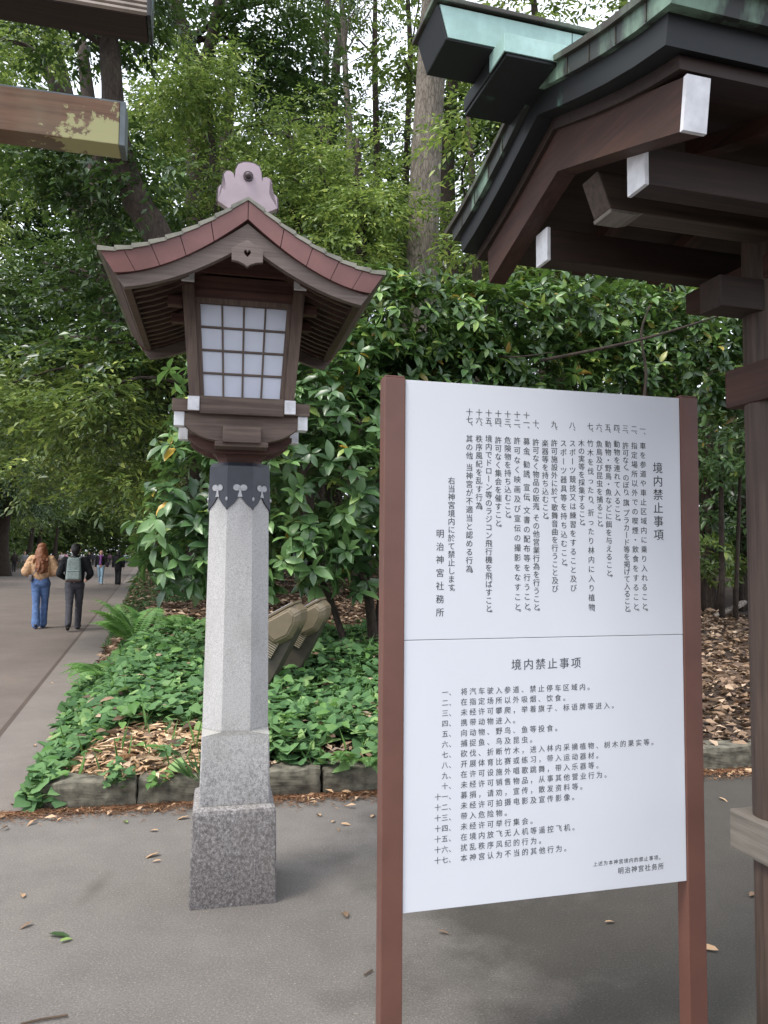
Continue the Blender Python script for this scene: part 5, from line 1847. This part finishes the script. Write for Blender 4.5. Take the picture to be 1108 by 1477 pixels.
# two friends walking away
wx = gp(57, 906)
wr_, D = person('long-haired walker in a beige puff-sleeved jumper and flared blue jeans seen from behind', wx, HEAD, 1.74, ((-9, 6), (12, 16)),
       (((.40, -.16, -.9), (-.45, .75, -.2)), ((.40, -.10, -.9), (-.45, .75, -.15))), 'beige_knit', (196, 158, 122), 'blue_jeans', (88, 114, 158), .028, (128, 78, 48), 'long', (36, 34, 44), .028, -.06, female=True, group='two friends walking away')
r_root = thing('crossbody_bag', 'small grey bag at the left hip of the walker in the beige jumper', 'bag', tuple(wr_.location), HEAD)
bm = nb()
q, r = smooth_path([D(.10, -.115, 1.43), D(.04, -.165, 1.30), D(-.08, -.175, 1.14), D(-.17, -.12, 1.03)], [.011] * 4, 4)
tube(bm, q, r, 6); obj('strap', bm, cloth('strap_grey', (120, 116, 120)), r_root)
bm = nb(); c = D(-.185, -.06, 1.0); box(bm, c.x - .03, c.x + .03, c.y - .085, c.y + .085, c.z - .07, c.z + .06, .015); obj('pouch', bm, cloth('strap_grey', (120, 116, 120)), r_root)

mx = gp(106, 909)
mr_, D = person('dark-haired walker in a black jacket and charcoal trousers carrying a grey rucksack', mx, HEAD - R(3), 1.75, ((-20, 12), (14, 4)),
       (((.32, -.15, -.9), (-.28, .75, -.35)), ((.32, -.1, -.9), (-.28, .75, -.35))), 'black_cloth', (22, 22, 27), 'charcoal_denim', (66, 66, 72), .012, (30, 24, 22), 'short', (34, 32, 36), .008, .06, group='two friends walking away')
bp_ = thing('rucksack', 'grey-green rucksack with a front pocket on the back of the walker in black', 'rucksack', tuple(mr_.location), HEAD - R(3))
bm = nb()
c = D(0, -.205, 1.20)
hexa(bm, [(-.155, c.y - .06, c.z - .23), (.155, c.y - .06, c.z - .23), (.15, c.y + .075, c.z - .23), (-.15, c.y + .075, c.z - .23)], [(-.12, c.y - .035, c.z + .235), (.12, c.y - .035, c.z + .235), (.12, c.y + .075, c.z + .235), (-.12, c.y + .075, c.z + .235)])
bmesh.ops.bevel(bm, geom=bm.edges[:], offset=.045, segments=4, affect='EDGES', profile=.5)
obj('bag_body', bm, cloth('ruck', (140, 152, 148)), bp_, smooth=True)
bm = nb(); box(bm, -.125, .125, c.y - .095, c.y - .035, c.z - .205, c.z - .02, .024); obj('front_pocket', bm, cloth('ruck_pocket', (150, 162, 158)), bp_)
bm = nb(); box(bm, -.118, .118, c.y - .099, c.y - .09, c.z - .045, c.z - .036, .001); obj('zip_line', bm, cloth('ruck_dark', (70, 78, 76)), bp_)
bm = nb(); box(bm, -.15, .15, c.y - .058, c.y + .07, c.z - .245, c.z - .205, .018); obj('bag_base', bm, cloth('ruck_base', (104, 84, 76)), bp_)
for s in (-1, 1):
    bm = nb(); q, r = smooth_path([(s * .07, c.y + .05, c.z + .20), (s * .105, c.y + .10, c.z + .235), (s * .13, c.y + .25, c.z + .20)], [.018, .02, .018], 3); tube(bm, q, r, 6); obj('shoulder_strap', bm, cloth('ruck', (140, 152, 148)), bp_)
bm = nb(); q, r = smooth_path([(-.03, c.y + .03, c.z + .22), (0, c.y + .02, c.z + .265), (.03, c.y + .03, c.z + .22)], [.009] * 3, 3); tube(bm, q, r, 6); obj('grab_handle', bm, cloth('ruck_dark', (70, 78, 76)), bp_)

# farther along
relax = (((.18, .12, -1), (.05, .35, -1)), ((.18, -.15, -1), (.05, .2, -1)))
pr, D = person('walker coming towards us in a black jacket with a purple shawl and pale jeans', gp(145, 843), HEAD + math.pi, 1.72, ((12, 5), (-12, 18)), relax, 'black_cloth', (22, 22, 27), 'pale_jeans', (150, 178, 196), .016, (112, 84, 66), 'mid', (170, 166, 166), .008, .02, vox=.02, jacket_open=(150, 92, 164))
bg_ = thing('shoulder_bag', 'dark bag hanging at the side of the walker with the purple shawl', 'bag', tuple(pr.location), HEAD + math.pi)
bm = nb(); box(bm, -.37, -.25, -.12, .14, D(0, 0, .86).z, D(0, 0, 1.14).z, .05); obj('bag_body', bm, cloth('bag_plum', (52, 34, 48)), bg_)
bm = nb(); tube(bm, [(-.30, 0, D(0, 0, 1.1).z), (-.2, 0.02, D(0, 0, 1.43).z), (-.16, -.03, D(0, 0, 1.44).z)], .013, 6); obj('bag_strap', bm, cloth('bag_plum', (52, 34, 48)), bg_)
person('walker all in black with a loose coat and wide trousers seen from behind', gp(170, 843), HEAD, 1.70, ((6, 3), (-7, 8)), relax, 'black_cloth', (22, 22, 27), 'black_wide', (20, 20, 24), .05, (28, 22, 22), 'mid', (22, 22, 24), .03, .28, vox=.02)
FAR = [((20, 825.5), 1, 'distant walker in dark brown at the left edge of the path', (58, 48, 46), (42, 40, 42), (50, 36, 30), 'mid'), ((35, 824.5), 0, 'distant walker in a pale grey hooded top beside the one in dark brown', (150, 150, 152), (140, 138, 134), (40, 32, 30), 'short'),
       ((88, 818.5), 0, 'distant walker in a white top and dark trousers left of the rucksack', (208, 196, 198), (40, 40, 46), (46, 36, 32), 'short'), ((94, 817), 1, 'distant walker in a pink top between the two friends', (214, 160, 172), (90, 86, 96), (60, 44, 36), 'mid'),
       ((128.5, 817.5), 0, 'distant walker in black with a white bag right of the rucksack', (34, 34, 40), (44, 44, 50), (36, 28, 26), 'short'), ((134, 816), 1, 'distant walker in charcoal just left of the purple shawl', (52, 52, 58), (40, 40, 46), (50, 40, 36), 'mid'),
       ((158, 815.5), 1, 'distant walker in plum between the purple shawl and the walker in black', (96, 70, 84), (48, 46, 54), (60, 48, 40), 'mid'), ((181, 813), 0, 'tiny far walker in a pale blue shirt right of the walker in black', (160, 186, 206), (70, 80, 100), (50, 40, 36), 'short'),
       ((187, 812.5), 1, 'tiny far walker in a white shirt in the group by the right bank', (214, 214, 216), (80, 84, 92), (46, 38, 34), 'mid'), ((191, 812), 0, 'tiny far walker in a bright blue top by the right bank', (110, 160, 196), (60, 64, 76), (50, 42, 36), 'short'),
       ((198, 814), 0, 'far walker in dark clothes closest to the right bank', (46, 46, 50), (50, 50, 56), (40, 32, 30), 'short'), ((203, 814.5), 1, 'far walker in grey beside the right bank bushes', (96, 92, 92), (44, 42, 46), (48, 38, 34), 'mid')]
for i, ((px, py), away, lb, tr, br, hr, hs_) in enumerate(FAR):
    person(lb, gp(px, py), HEAD + (0 if away else math.pi) + rng.normal() * .15, 1.62 + .12 * rng.random(), ((10, 5), (-12, 16)) if i % 2 else ((-10, 12), (12, 4)), relax, 'far_top_%d' % i, tr, 'far_bottom_%d' % i, br, .006, hr, hs_, (40, 38, 40), .008, .03, vox=.03, group='distant people on the path')
